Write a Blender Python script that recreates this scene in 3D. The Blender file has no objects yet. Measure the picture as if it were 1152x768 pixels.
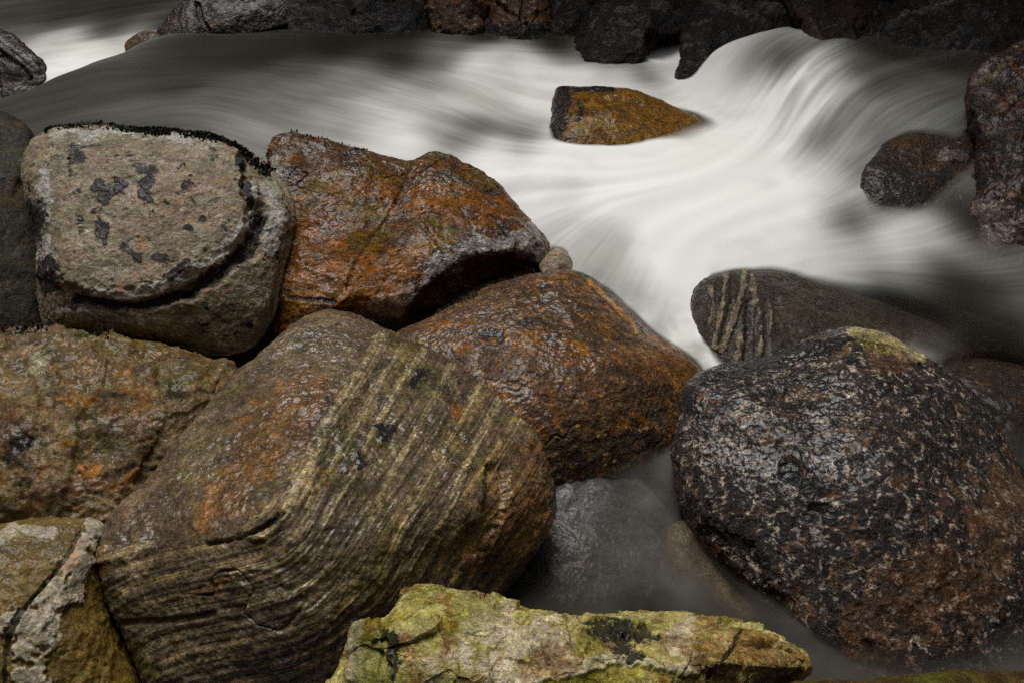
import bpy, bmesh, math, random
import numpy as np
from mathutils import Vector
from mathutils.bvhtree import BVHTree

sc = bpy.context.scene
COL = sc.collection
random.seed(4)
RNG = np.random.default_rng(4)

# ------------------------------------------------------------------ camera
W, H = 1152.0, 768.0
PITCH = math.radians(32.0)
HFOV = math.radians(60.0)
CAM = np.array([0.0, 0.0, 2.0])
F = (W / 2) / math.tan(HFOV / 2)
FWD = np.array([0, math.cos(PITCH), -math.sin(PITCH)])
UPV = np.array([0, math.sin(PITCH), math.cos(PITCH)])
RGT = np.array([1.0, 0, 0])
cd = bpy.data.cameras.new('camera'); cam = bpy.data.objects.new('camera', cd); COL.objects.link(cam)
cam.location = CAM; cam.rotation_euler = (math.pi / 2 - PITCH, 0, 0)
cd.sensor_width = 36; cd.angle = HFOV; cd.clip_start = 0.05; cd.clip_end = 500
sc.camera = cam

# ------------------------------------------------------------------ sky, sun, exposure
SUN_EL, SUN_AZ = math.radians(64), math.radians(335)      # azimuth clockwise from +Y
wd = bpy.data.worlds.new('World'); sc.world = wd; wd.use_nodes = True
nt = wd.node_tree; nt.nodes.clear()
sky = nt.nodes.new('ShaderNodeTexSky'); sky.sky_type = 'NISHITA'; sky.sun_disc = False
sky.sun_elevation = SUN_EL; sky.sun_rotation = SUN_AZ; sky.dust_density = 3.0; sky.air_density = 1.0
hs = nt.nodes.new('ShaderNodeHueSaturation'); hs.inputs['Saturation'].default_value = 0.25
bg = nt.nodes.new('ShaderNodeBackground'); bg.inputs['Strength'].default_value = 0.05
wo = nt.nodes.new('ShaderNodeOutputWorld')
nt.links.new(sky.outputs[0], hs.inputs['Color']); nt.links.new(hs.outputs[0], bg.inputs['Color'])
nt.links.new(bg.outputs[0], wo.inputs['Surface'])
sl = bpy.data.lights.new('sun', 'SUN'); sl.energy = 1.5; sl.angle = math.radians(38); sl.color = (1, .975, .94)
so = bpy.data.objects.new('sun', sl); COL.objects.link(so)
sd = Vector((math.sin(SUN_AZ) * math.cos(SUN_EL), math.cos(SUN_AZ) * math.cos(SUN_EL), math.sin(SUN_EL)))
so.rotation_euler = (-sd).to_track_quat('-Z', 'Y').to_euler()
so.location = (0, 0, 12)
sc.view_settings.view_transform = 'Standard'; sc.view_settings.look = 'None'
sc.view_settings.exposure = 0.85; sc.view_settings.gamma = 1.0; sc.view_settings.use_curve_mapping = False
sc.render.engine = 'CYCLES'
sc.cycles.use_denoising = False
sc.cycles.max_bounces = 8; sc.cycles.transparent_max_bounces = 12
sc.cycles.caustics_reflective = False; sc.cycles.caustics_refractive = False

# ------------------------------------------------------------------ maths helpers
def at(px, py, d):
    px = np.asarray(px, float); py = np.asarray(py, float); d = np.asarray(d, float)
    return (CAM + (((px - W / 2) / F) * d)[..., None] * RGT + (((H / 2 - py) / F) * d)[..., None] * UPV + d[..., None] * FWD)

def at_z(px, py, z):
    k = -math.sin(PITCH) + math.cos(PITCH) * (H / 2 - py) / F
    return at(px, py, (z - CAM[2]) / k)

def proj(P):
    q = P - CAM
    d = q @ FWD
    dd = np.maximum(d, .05)
    return W / 2 + F * (q @ RGT) / dd, H / 2 - F * (q @ UPV) / dd, d

_perm = RNG.permutation(256).astype(np.int64)
_grad = RNG.normal(size=(256, 3)); _grad /= np.linalg.norm(_grad, axis=1)[:, None]
def pnoise(P, seed=0):
    P = P + seed * 17.317
    i = np.floor(P).astype(np.int64); f = P - i
    u = f * f * f * (f * (f * 6 - 15) + 10)
    out = 0
    for a in (0, 1):
        wa = u[:, 0] if a else 1 - u[:, 0]
        for b in (0, 1):
            wb = u[:, 1] if b else 1 - u[:, 1]
            for c in (0, 1):
                wc = u[:, 2] if c else 1 - u[:, 2]
                h = _perm[(_perm[(_perm[(i[:, 0] + a) & 255] + i[:, 1] + b) & 255] + i[:, 2] + c) & 255]
                g = _grad[h]
                out = out + wa * wb * wc * (g[:, 0] * (f[:, 0] - a) + g[:, 1] * (f[:, 1] - b) + g[:, 2] * (f[:, 2] - c))
    return out * 1.5
def fbm(P, oct=4, seed=0, gain=.5):
    s = 0; a = 1.0
    for k in range(oct):
        s = s + a * pnoise(P * 2.03 ** k, seed + k); a *= gain
    return s
def worley(P):
    """each cell carries its own small tilted plane: cleaved faces"""
    i = np.floor(P).astype(np.int64); best = np.full(len(P), 1e9); val = np.zeros(len(P))
    for a in (-1, 0, 1):
        for b in (-1, 0, 1):
            for c in (-1, 0, 1):
                h = _perm[(_perm[(_perm[(i[:, 0] + a) & 255] + i[:, 1] + b) & 255] + i[:, 2] + c) & 255]
                q = P - (i + np.array([a, b, c]) + .5 + .4 * _grad[h])
                d = (q * q).sum(1); m = d < best
                best = np.where(m, d, best)
                val = np.where(m, (q * _grad[(h + 77) & 255]).sum(1) + .35 * _grad[(h + 31) & 255][:, 0], val)
    return val
def ridged(P, oct=4, seed=0):
    s = 0; a = 1.0
    for k in range(oct):
        s = s + a * (1 - 2 * np.abs(pnoise(P * 2.03 ** k, seed + k))); a *= .5
    return s / 1.9
def sstep(a, b, x):
    t = np.clip((x - a) / (b - a), 0, 1); return t * t * (3 - 2 * t)

def spline(pts, n=10, closed=False):
    p = np.array(pts, float)
    if closed: q = np.vstack([p[-1], p, p[0], p[1]])
    else: q = np.vstack([2 * p[0] - p[1], p, 2 * p[-1] - p[-2]])
    out = []
    for i in range(1, len(q) - 2):
        t = np.linspace(0, 1, n, endpoint=False)[:, None]
        a, b, c, d = q[i - 1], q[i], q[i + 1], q[i + 2]
        out.append(.5 * (2 * b + (c - a) * t + (2 * a - 5 * b + 4 * c - d) * t ** 2 + (3 * b - a - 3 * c + d) * t ** 3))
    if not closed: out.append(p[-1:])
    return np.vstack(out)

def pl_dist(U, V, pl, signed=False):
    """distance in pixels to a polyline, plus the side (left of travel = +) and the running fraction"""
    best = np.full(U.shape, 1e9); sgn = np.zeros(U.shape); fr = np.zeros(U.shape)
    n = len(pl) - 1
    for k in range(n):
        ax, ay = pl[k]; bx, by = pl[k + 1]
        dx, dy = bx - ax, by - ay; L = dx * dx + dy * dy + 1e-9
        t = np.clip(((U - ax) * dx + (V - ay) * dy) / L, 0, 1)
        d = (U - ax - t * dx) ** 2 + (V - ay - t * dy) ** 2
        m = d < best
        best = np.where(m, d, best)
        fr = np.where(m, (k + t) / n, fr)
        if signed: sgn = np.where(m, np.sign(dx * (V - ay) - dy * (U - ax)), sgn)
    return np.sqrt(best), sgn, fr

def in_poly(U, V, pl):
    c = np.zeros(U.shape, bool); n = len(pl)
    for i in range(n):
        x1, y1 = pl[i]; x2, y2 = pl[(i + 1) % n]
        if y1 == y2: continue
        m = ((y1 > V) != (y2 > V)) & (U < (x2 - x1) * (V - y1) / (y2 - y1) + x1)
        c ^= m
    return c

# ------------------------------------------------------------------ mesh helpers
_ico = {}
def ico(level):
    if level not in _ico:
        if level == 0:
            g = (1 + 5 ** .5) / 2
            v = np.array([(-1, g, 0), (1, g, 0), (-1, -g, 0), (1, -g, 0), (0, -1, g), (0, 1, g), (0, -1, -g), (0, 1, -g), (g, 0, -1), (g, 0, 1), (-g, 0, -1), (-g, 0, 1)], float)
            f = np.array([(0, 11, 5), (0, 5, 1), (0, 1, 7), (0, 7, 10), (0, 10, 11), (1, 5, 9), (5, 11, 4), (11, 10, 2), (10, 7, 6), (7, 1, 8), (3, 9, 4), (3, 4, 2), (3, 2, 6), (3, 6, 8), (3, 8, 9), (4, 9, 5), (2, 4, 11), (6, 2, 10), (8, 6, 7), (9, 8, 1)], np.int64)
        else:
            v0, f0 = ico(level - 1)
            e = np.sort(np.concatenate([f0[:, [0, 1]], f0[:, [1, 2]], f0[:, [2, 0]]]), axis=1)
            key, inv = np.unique(e[:, 0] * len(v0) + e[:, 1], return_inverse=True)
            mid = (v0[key // len(v0)] + v0[key % len(v0)]) / 2
            v = np.vstack([v0, mid]); m = inv.reshape(3, -1) + len(v0)
            f = np.concatenate([np.stack(q, 1) for q in ((f0[:, 0], m[0], m[2]), (f0[:, 1], m[1], m[0]), (f0[:, 2], m[2], m[1]), (m[0], m[1], m[2]))])
        v = v / np.linalg.norm(v, axis=1)[:, None]; _ico[level] = (v, f)
    return _ico[level]

def vnormals(V, Fc):
    n = np.cross(V[Fc[:, 1]] - V[Fc[:, 0]], V[Fc[:, 2]] - V[Fc[:, 0]])
    out = np.zeros_like(V)
    for k in range(Fc.shape[1]):
        for a in range(3): out[:, a] += np.bincount(Fc[:, k], n[:, a], len(V))
    return out / (np.linalg.norm(out, axis=1)[:, None] + 1e-12)

def make_mesh(name, V, Fc, mat, attrs=None, loc=None, parent=None, smooth=True):
    loc = np.zeros(3) if loc is None else np.asarray(loc)
    me = bpy.data.meshes.new(name)
    k = Fc.shape[1]
    me.vertices.add(len(V)); me.vertices.foreach_set('co', (V - loc).astype(np.float32).ravel())
    me.loops.add(Fc.size); me.loops.foreach_set('vertex_index', Fc.astype(np.int32).ravel())
    me.polygons.add(len(Fc)); me.polygons.foreach_set('loop_start', (np.arange(len(Fc)) * k).astype(np.int32))
    try: me.polygons.foreach_set('loop_total', np.full(len(Fc), k, np.int32))
    except Exception: pass
    me.update(calc_edges=True)
    if smooth: me.polygons.foreach_set('use_smooth', np.ones(len(Fc), bool))
    for a, val in (attrs or {}).items():
        at_ = me.attributes.new(a, 'FLOAT', 'POINT'); at_.data.foreach_set('value', val.astype(np.float32))
    me.materials.append(mat)
    o = bpy.data.objects.new(name, me); COL.objects.link(o)
    o.location = loc
    if parent is not None:
        o.parent = parent; o.location = loc - np.array(parent.location)
    return o

def tag(o, label=None, cat=None, group=None, kind=None):
    if label: o['label'] = label
    if cat: o['category'] = cat
    if group: o['group'] = group
    if kind: o['kind'] = kind
    return o

# ------------------------------------------------------------------ material helpers
class NT:
    def __init__(s, name):
        s.m = bpy.data.materials.new(name); s.m.use_nodes = True
        s.t = s.m.node_tree; s.t.nodes.clear()
        s.out = s.t.nodes.new('ShaderNodeOutputMaterial')
    def n(s, typ, **kw):
        x = s.t.nodes.new(typ)
        for k, v in kw.items(): setattr(x, k, v)
        return x
    def l(s, a, b): s.t.links.new(a, b)
    def put(s, sock, v):
        if hasattr(v, 'is_linked') or isinstance(v, bpy.types.NodeSocket): s.l(v, sock)
        elif isinstance(v, (tuple, list)) and len(v) == 3 and sock.type == 'RGBA': sock.default_value = (*v, 1)
        else: sock.default_value = v
    def math(s, op, a, b=0.0, clamp=False):
        x = s.n('ShaderNodeMath', operation=op, use_clamp=clamp); s.put(x.inputs[0], a); s.put(x.inputs[1], b); return x.outputs[0]
    def mix(s, f, a, b, mode='MIX'):
        x = s.n('ShaderNodeMix', data_type='RGBA', blend_type=mode); s.put(x.inputs[0], f); s.put(x.inputs[6], a); s.put(x.inputs[7], b); return x.outputs[2]
    def noise(s, vec, scale, detail=5, rough=.55, dist=0.0):
        x = s.n('ShaderNodeTexNoise'); s.put(x.inputs['Vector'], vec); s.put(x.inputs['Scale'], scale)
        s.put(x.inputs['Detail'], detail); s.put(x.inputs['Roughness'], rough); s.put(x.inputs['Distortion'], dist); return x.outputs[0]
    def vor(s, vec, scale, feature='F1', out=0, rnd=1.0):
        x = s.n('ShaderNodeTexVoronoi', feature=feature); s.put(x.inputs['Vector'], vec); s.put(x.inputs['Scale'], scale); s.put(x.inputs['Randomness'], rnd); return x.outputs[out]
    def step(s, v, a, b):
        x = s.n('ShaderNodeMapRange', interpolation_type='SMOOTHSTEP'); s.put(x.inputs[0], v); s.put(x.inputs[1], a); s.put(x.inputs[2], b); return x.outputs[0]
    def ramp(s, v, stops):
        x = s.n('ShaderNodeValToRGB'); e = x.color_ramp.elements
        while len(e) < len(stops): e.new(0.5)
        for k, (p, c) in enumerate(stops): e[k].position = p; e[k].color = (*c, 1)
        s.put(x.inputs[0], v); return x.outputs[0]
    def attr(s, name):
        x = s.n('ShaderNodeAttribute', attribute_name=name); return x.outputs['Fac']
    def bump(s, h, strength, dist, nrm=None):
        x = s.n('ShaderNodeBump'); s.put(x.inputs['Strength'], strength); s.put(x.inputs['Distance'], dist); s.put(x.inputs['Height'], h)
        if nrm is not None: s.l(nrm, x.inputs['Normal'])
        return x.outputs[0]

def rock_material(name, cols, nscale=3.0, seed=0.0, distort=1.0,
                  strata=0.0, sdir=(0, 0, 1), sfreq=14, s_light=(.3, .26, .18), s_dark=(.03, .025, .02), s_attr=False,
                  speck=0.0, speck_col=(.4, .36, .28), speck_scale=60, speck_th=.6,
                  lichen=0.0, lichen_scale=9, rust=0.0, rust_col=(.30, .11, .025), green=0.0, green_col=(.06, .065, .012),
                  pale_col=(.42, .38, .3), dark_col=(.012, .012, .012), grain=.45, rough=(.25, .6), bump=.5, coat=0.0, pit=.3, aniso=None, spec=.5, mottle=.8, wet=.8, gain=1.3, film=.24, sat=1.12, rust_op=.55):
    t = NT(name)
    tc = t.n('ShaderNodeTexCoord').outputs['Object']
    mp = t.n('ShaderNodeMapping'); t.l(tc, mp.inputs[0]); mp.inputs['Location'].default_value = (seed * 3.1, seed * 1.7, -seed * 2.3)
    v = mp.outputs[0]
    if aniso:                                        # pattern drawn out along the foliation of the rock
        mp2 = t.n('ShaderNodeMapping'); t.l(v, mp2.inputs[0]); mp2.inputs['Rotation'].default_value = aniso[0]; mp2.inputs['Scale'].default_value = aniso[1]
        va = mp2.outputs[0]
    else: va = v
    n1 = t.noise(va, nscale, 9, .62, distort)
    k = len(cols)
    c = t.ramp(n1, [(.28 + .44 * i / (k - 1), cols[i]) for i in range(k)])
    n2 = t.noise(va, nscale * 4.3, 6, .6, .4)
    c = t.mix(t.math('MULTIPLY', t.step(n2, .45, .75), .55), c, cols[0])
    mo1 = t.step(t.noise(va, nscale * 2.6, 9, .72, .5), .34, .68); mo2 = t.step(t.noise(va, 36, 7, .75), .34, .68)
    mo = t.math('MULTIPLY', t.math('ADD', t.math('MULTIPLY', mo1, 1.1 * mottle), 1 - .55 * mottle), t.math('ADD', t.math('MULTIPLY', mo2, 1.0 * mottle), 1 - .5 * mottle))
    heights = [(mo2, .25)]
    if strata > 0:
        if s_attr:
            s_ = t.math('ADD', t.attr('strata'), t.math('MULTIPLY', t.math('SUBTRACT', t.noise(v, 5, 5), .5), .09))
        else:
            d = t.n('ShaderNodeVectorMath', operation='DOT_PRODUCT'); t.l(v, d.inputs[0]); d.inputs[1].default_value = Vector(sdir).normalized()
            s_ = t.math('ADD', d.outputs['Value'], t.math('MULTIPLY', t.math('SUBTRACT', t.noise(v, 3.0, 4), .5), .22))
        cb = t.n('ShaderNodeCombineXYZ'); t.l(s_, cb.inputs[0])
        sx = t.n('ShaderNodeVectorMath', operation='ADD'); t.l(cb.outputs[0], sx.inputs[0])
        sc_ = t.n('ShaderNodeVectorMath', operation='SCALE'); t.l(v, sc_.inputs[0]); sc_.inputs['Scale'].default_value = .03
        t.l(sc_.outputs[0], sx.inputs[1])
        b1 = t.noise(sx.outputs[0], sfreq, 5, .68)
        smask = t.math('ADD', t.math('MULTIPLY', t.step(t.attr('strata'), -.12, .12), .9), .1) if s_attr else 1.0
        sv = t.math('MULTIPLY', t.step(t.noise(v, 4.5, 6, .7), .3, .62), smask)
        b2 = t.noise(sx.outputs[0], sfreq * 3.1, 4, .7)
        c = t.mix(t.math('MULTIPLY', t.math('MULTIPLY', t.step(b1, .47, .68), strata), sv), c, s_light)
        c = t.mix(t.math('MULTIPLY', t.math('MULTIPLY', t.step(b1, .48, .28), strata * .65), smask), c, s_dark)
        c = t.mix(t.math('MULTIPLY', t.math('MULTIPLY', t.step(b2, .50, .30), .45), smask), c, s_dark)
        heights.append((t.math('MULTIPLY', b1, smask), .2))
    gx = t.noise(v, 95, 3, .7)
    if rust > 0:
        m = t.step(t.noise(va, nscale * 2.1, 8, .65, .8), .62 - .25 * rust, .72 - .25 * rust)
        c = t.mix(t.math('MULTIPLY', m, .85), c, rust_col)
    if green > 0:
        m = t.step(t.noise(v, nscale * 1.5 + .7, 8, .65, .5), .62 - .25 * green, .76 - .25 * green)
        c = t.mix(t.math('MULTIPLY', m, .7), c, green_col)
    if speck > 0:
        w1 = t.noise(va, speck_scale * .35, 7, .72, .6)
        m = t.step(w1, speck_th, speck_th + .07)
        m = t.math('MULTIPLY', m, t.step(gx, .36, .55))
        c = t.mix(t.math('MULTIPLY', m, speck), c, speck_col)
    if lichen > 0:
        m = t.step(t.noise(v, lichen_scale, 8, .7, .3), .70 - .2 * lichen, .73 - .2 * lichen)
        c = t.mix(m, c, dark_col); heights.append((m, .35))
    e1 = t.math('SUBTRACT', t.noise(va, 22, 8, .72, .4), .5)
    e2 = t.math('SUBTRACT', t.noise(va, 9, 7, .7, .8), .5)
    brk = t.math('ADD', t.math('MULTIPLY', t.step(t.noise(va, 55, 4, .7), .35, .6), .6), .4)
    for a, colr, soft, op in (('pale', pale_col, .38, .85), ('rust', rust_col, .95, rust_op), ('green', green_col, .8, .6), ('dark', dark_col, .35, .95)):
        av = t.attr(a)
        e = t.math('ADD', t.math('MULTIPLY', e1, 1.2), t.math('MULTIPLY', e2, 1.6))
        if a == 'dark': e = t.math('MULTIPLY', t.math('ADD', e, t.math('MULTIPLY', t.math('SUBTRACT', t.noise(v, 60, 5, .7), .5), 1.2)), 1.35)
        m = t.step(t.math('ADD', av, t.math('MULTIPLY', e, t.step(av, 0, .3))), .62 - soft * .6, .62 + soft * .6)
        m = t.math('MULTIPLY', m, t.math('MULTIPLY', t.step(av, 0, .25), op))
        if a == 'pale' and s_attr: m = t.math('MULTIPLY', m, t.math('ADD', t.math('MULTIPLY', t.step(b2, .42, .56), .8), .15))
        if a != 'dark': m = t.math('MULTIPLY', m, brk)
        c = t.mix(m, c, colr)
    # mineral grain: each crystal a little lighter or darker
    g1 = t.vor(v, 170, 'F1', 1)
    bw = t.n('ShaderNodeRGBToBW'); t.l(g1, bw.inputs[0])
    gf = t.math('ADD', t.math('MULTIPLY', t.math('SUBTRACT', bw.outputs[0], .5), grain * .9), t.math('MULTIPLY', t.math('SUBTRACT', gx, .5), grain * 2.6))
    gm = t.math('MULTIPLY', t.math('MAXIMUM', t.math('ADD', gf, 1.0), .15), t.math('MULTIPLY', mo, gain))
    sc2 = t.n('ShaderNodeVectorMath', operation='SCALE'); t.l(c, sc2.inputs[0]); t.l(gm, sc2.inputs['Scale'])
    hsn = t.n('ShaderNodeHueSaturation'); t.l(sc2.outputs[0], hsn.inputs['Color']); hsn.inputs['Saturation'].default_value = sat
    c = hsn.outputs[0]
    # cracks and pits
    pits = t.step(t.noise(v, 42, 6, .75), .36, .5)
    h = t.math('MULTIPLY', pits, pit)
    for x, wgt in heights: h = t.math('ADD', h, t.math('MULTIPLY', x, wgt))
    h = t.math('ADD', h, t.math('MULTIPLY', t.noise(va, 16, 12, .72), .7))
    h2 = t.math('ADD', t.noise(v, 150, 3, .75), t.math('MULTIPLY', t.vor(v, 190), .5))
    nb = t.bump(h, bump, .03)
    nb = t.bump(h2, bump * .8, .006, nb)
    p = t.n('ShaderNodeBsdfPrincipled')
    t.l(c, p.inputs['Base Color'])
    rr = t.n('ShaderNodeMapRange'); t.l(t.noise(v, 7, 7, .7), rr.inputs[0]); rr.inputs[1].default_value = .3; rr.inputs[2].default_value = .7
    rr.inputs[3].default_value = rough[0] * .8; rr.inputs[4].default_value = rough[1] * .9
    t.l(rr.outputs[0], p.inputs['Roughness'])
    p.inputs['Specular IOR Level'].default_value = .18
    if wet > 0:
        cn = t.bump(t.math('ADD', t.noise(va, 14, 6, .62), t.math('MULTIPLY', t.vor(v, 150), .10)), film, .03)
        p.inputs['Coat Weight'].default_value = 1.0; p.inputs['Coat IOR'].default_value = 1.38; t.l(cn, p.inputs['Coat Normal'])
        cw = t.math('MULTIPLY', t.step(t.noise(v, 5, 7, .72, .6), .36, .61), wet); t.l(cw, p.inputs['Coat Weight'])
        cr_ = t.n('ShaderNodeMapRange'); t.l(t.noise(v, 60, 4, .7), cr_.inputs[0]); cr_.inputs[1].default_value = .35; cr_.inputs[2].default_value = .65
        cr_.inputs[3].default_value = .07; cr_.inputs[4].default_value = .26; t.l(cr_.outputs[0], p.inputs['Coat Roughness'])
    t.l(nb, p.inputs['Normal']); t.l(p.outputs[0], t.out.inputs[0])
    return t.m

# ------------------------------------------------------------------ boulder builder
BODIES = []          # coarse copies for the water depth lookup
def boulder(name, label, outline, inner, T, mat, level=7, p=16, amp=1.0, seed=1, group=None, shrink=.82,
            marks=(), plate=None, strata=None, s_amp=0.0, fit=True, low=.03, mid=.012, ridge=.012, cat='boulder', close_sigma=1.5, terr=.008, crack=.010, facet=0.0, s_freq=7):
    ol = np.array(outline, float); inn = np.array(inner, float).reshape(-1, 3)
    cpx = ol[:, :2].mean(0)
    bk = ol.copy(); bk[:, :2] = cpx + (bk[:, :2] - cpx) * shrink; bk[:, 2] += T
    bk2 = ol.copy(); bk2[:, :2] = cpx + (bk2[:, :2] - cpx) * (shrink * .5 + .5); bk2[:, 2] += T * .5
    allp = np.vstack([ol, inn, bk, bk2])
    P = at(allp[:, 0], allp[:, 1], allp[:, 2])
    bm = bmesh.new()
    for q in P: bm.verts.new(q)
    r = bmesh.ops.convex_hull(bm, input=bm.verts)
    hv = np.array([x.co[:] for x in bm.verts if x.link_faces])
    c = hv.mean(0)
    bm.normal_update()
    pl = []
    for f in bm.faces:
        n = np.array(f.normal[:]); h = n @ (np.array(f.verts[0].co[:]) - c)
        if h < 0: n, h = -n, -h
        if f.calc_area() < 1e-7: continue
        pl.append((n[0], n[1], n[2], max(h, .02), f.calc_area()))
    bm.free()
    keep = []
    for x in sorted(pl, key=lambda q: -q[4]):        # planes that nearly agree count once
        if any(x[0] * y[0] + x[1] * y[1] + x[2] * y[2] > .985 and abs(x[3] - y[3]) < .03 for y in keep): continue
        keep.append(x)
    pl = np.array(keep)
    S, Fc = ico(level)
    q = hv - c; Cv = q.T @ q / len(q); w, R = np.linalg.eigh(Cv)
    A = R @ np.diag(np.sqrt(np.maximum(w, 1e-4)))
    if np.linalg.det(A) < 0: A[:, 0] *= -1
    D = S @ A.T; D /= np.linalg.norm(D, axis=1)[:, None]
    # hull gauge, rounded
    g = np.zeros(len(D))
    nn = pl[:, :3] / pl[:, 3:4]
    for k in range(0, len(pl)):
        g += np.maximum(D @ nn[k], 0) ** p
    g = g ** (1 / p)
    V = c + D / g[:, None]
    size = math.sqrt(w.sum())
    N = vnormals(V, Fc)
    o3 = seed * 7.13
    V = V + N * (low * amp * fbm(V * 1.6 / max(size, .15) * .35 + o3, 3, seed))[:, None]
    # bring the outline to the rock's own contour
    if fit:
        u, v, d = proj(V)
        poly = spline(ol[:, :2], 8, True)
        nb = 240
        ang = np.linspace(-math.pi, math.pi, nb, endpoint=False) + math.pi / nb
        def poly_rad():
            dirs = np.stack([np.cos(ang), np.sin(ang)], 1); out = np.zeros(nb)
            a = poly - cpx; b = np.roll(poly, -1, 0) - cpx
            for k in range(nb):
                dx, dy = dirs[k]; ex = b - a
                den = dx * ex[:, 1] - dy * ex[:, 0]
                den = np.where(np.abs(den) < 1e-9, 1e-9, den)
                t_ = (a[:, 0] * ex[:, 1] - a[:, 1] * ex[:, 0]) / den
                s_ = (a[:, 0] * dy - a[:, 1] * dx) / den
                ok = (t_ > 0) & (s_ >= 0) & (s_ <= 1)
                out[k] = t_[ok].max() if ok.any() else 1
            return out
        Rd = poly_rad()
        th = np.arctan2(v - cpx[1], u - cpx[0]); rad = np.hypot(u - cpx[0], v - cpx[1])
        bi = np.clip(((th + math.pi) / (2 * math.pi) * nb).astype(int), 0, nb - 1)
        Rm = np.zeros(nb); np.maximum.at(Rm, bi, rad)
        Rm = np.where(Rm < 1, Rd, Rm)
        ratio = np.clip(Rd / Rm, .6, 1.6)
        kx = np.arange(-6, 7); kw = np.exp(-(kx / close_sigma) ** 2 / 2); kw /= kw.sum()
        ratio = sum(wt * np.roll(ratio, s_) for wt, s_ in zip(kw, kx))
        rr = np.interp(th, np.concatenate([[ang[-1] - 2 * math.pi], ang, [ang[0] + 2 * math.pi]]), np.concatenate([[ratio[-1]], ratio, [ratio[0]]]))
        frac = np.clip(rad / np.maximum(Rm[bi], 1), 0, 1)
        rr = 1 + (rr - 1) * sstep(0, .6, frac)
        V = at(cpx[0] + (u - cpx[0]) * rr, cpx[1] + (v - cpx[1]) * rr, d)
    N = vnormals(V, Fc)
    u, v, d = proj(V)
    front = sstep(-.1, .15, ((CAM - V) * N).sum(1) / d)
    X = V + o3
    disp = mid * amp * fbm(X * 6, 4, seed + 3) + ridge * amp * (ridged(X * np.array([3.1, 3.1, 4.5]), 4, seed + 9) - .35) + .003 * amp * fbm(X * 34, 3, seed + 20)
    terr_ = fbm(X * np.array([2.6, 2.6, 4.2]), 4, seed + 60) * 3.2
    ft = terr_ - np.floor(terr_); stair = (np.floor(terr_) + sstep(.72, 1, ft)) / 3.2
    ck = np.abs(pnoise(X * 2.3 + .25 * fbm(X * 7, 3, seed + 61)[:, None], seed + 62))
    ckm = sstep(.0, .25, pnoise(X * 1.4, seed + 63))
    disp = disp + terr * amp * stair - crack * amp * sstep(.035, .0, ck) * ckm + .0022 * amp * fbm(X * 70, 3, seed + 64)
    if facet:
        disp = disp + facet * worley(X * np.array([7, 7, 9.]) + .15 * fbm(X * 8, 3, seed + 65)[:, None]) + facet * .4 * worley(X * 19)
    attrs = {a: np.zeros(len(V)) for a in ('pale', 'dark', 'rust', 'green')}
    wob = fbm(X * 11, 4, seed + 31)
    wob2 = fbm(X * 40, 3, seed + 41)
    if strata is not None:
        sd_, sg, fr = pl_dist(u, v, spline(strata, 8), True)
        sa = sd_ * sg / 100.0
        attrs['strata'] = sa
        wsa = sa + .03 * fbm(X * 5, 3, seed + 50)
        q1 = np.stack([wsa * s_freq, X[:, 0] * .6, X[:, 1] * .6], 1)
        disp = disp + s_amp * fbm(q1, 4, seed + 51, .6) * sstep(-.15, .25, sa)
    if plate is not None:
        pp = spline(plate['poly'], 8, True)
        dd, _, _ = pl_dist(u, v, np.vstack([pp, pp[:1]]))
        sd2 = np.where(in_poly(u, v, pp), -dd, dd) + wob * plate.get('wob', 10)
        m = sstep(-plate.get('soft', 6), plate.get('soft', 6), sd2)
        disp = disp - m * plate['drop'] * front
        for (a0, a1, depth, pts, col) in plate.get('grooves', ()):
            gd, _, _ = pl_dist(u, v, spline(pts, 8))
            gm = sstep(a1, a0, gd + wob * 9) * front
            disp = disp - depth * gm
    for mk in marks:
        a, pts, wd_ = mk[0], mk[1], mk[2]; dz = mk[3] if len(mk) > 3 else 0.0; ns = mk[4] if len(mk) > 4 else .8
        if len(pts) == 1:
            dd = np.hypot(u - pts[0][0], (v - pts[0][1]) * 1.15); fr = None
        else:
            dd, _, fr = pl_dist(u, v, spline(pts, 6) if len(pts) > 2 else np.array(pts, float))
        wloc = wd_ * (1 + .5 * wob) if len(pts) > 1 else wd_
        m = sstep(1.25, .55, (dd + wob * wd_ * ns * .9 + wob2 * wd_ * ns * .35) / wloc) * front
        if a: attrs[a] = np.maximum(attrs[a], m)
        if dz: disp = disp + dz * m
    V = V + N * disp[:, None]
    base = np.array([V[:, 0].mean(), V[:, 1].mean(), V[:, 2].min()])
    o = make_mesh(name, V, Fc, mat, attrs, loc=base)
    tag(o, label, cat, group)
    BODIES.append((V, Fc))
    o_data[o.name] = (V, Fc, N, u, v, attrs)
    return o
o_data = {}

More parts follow.
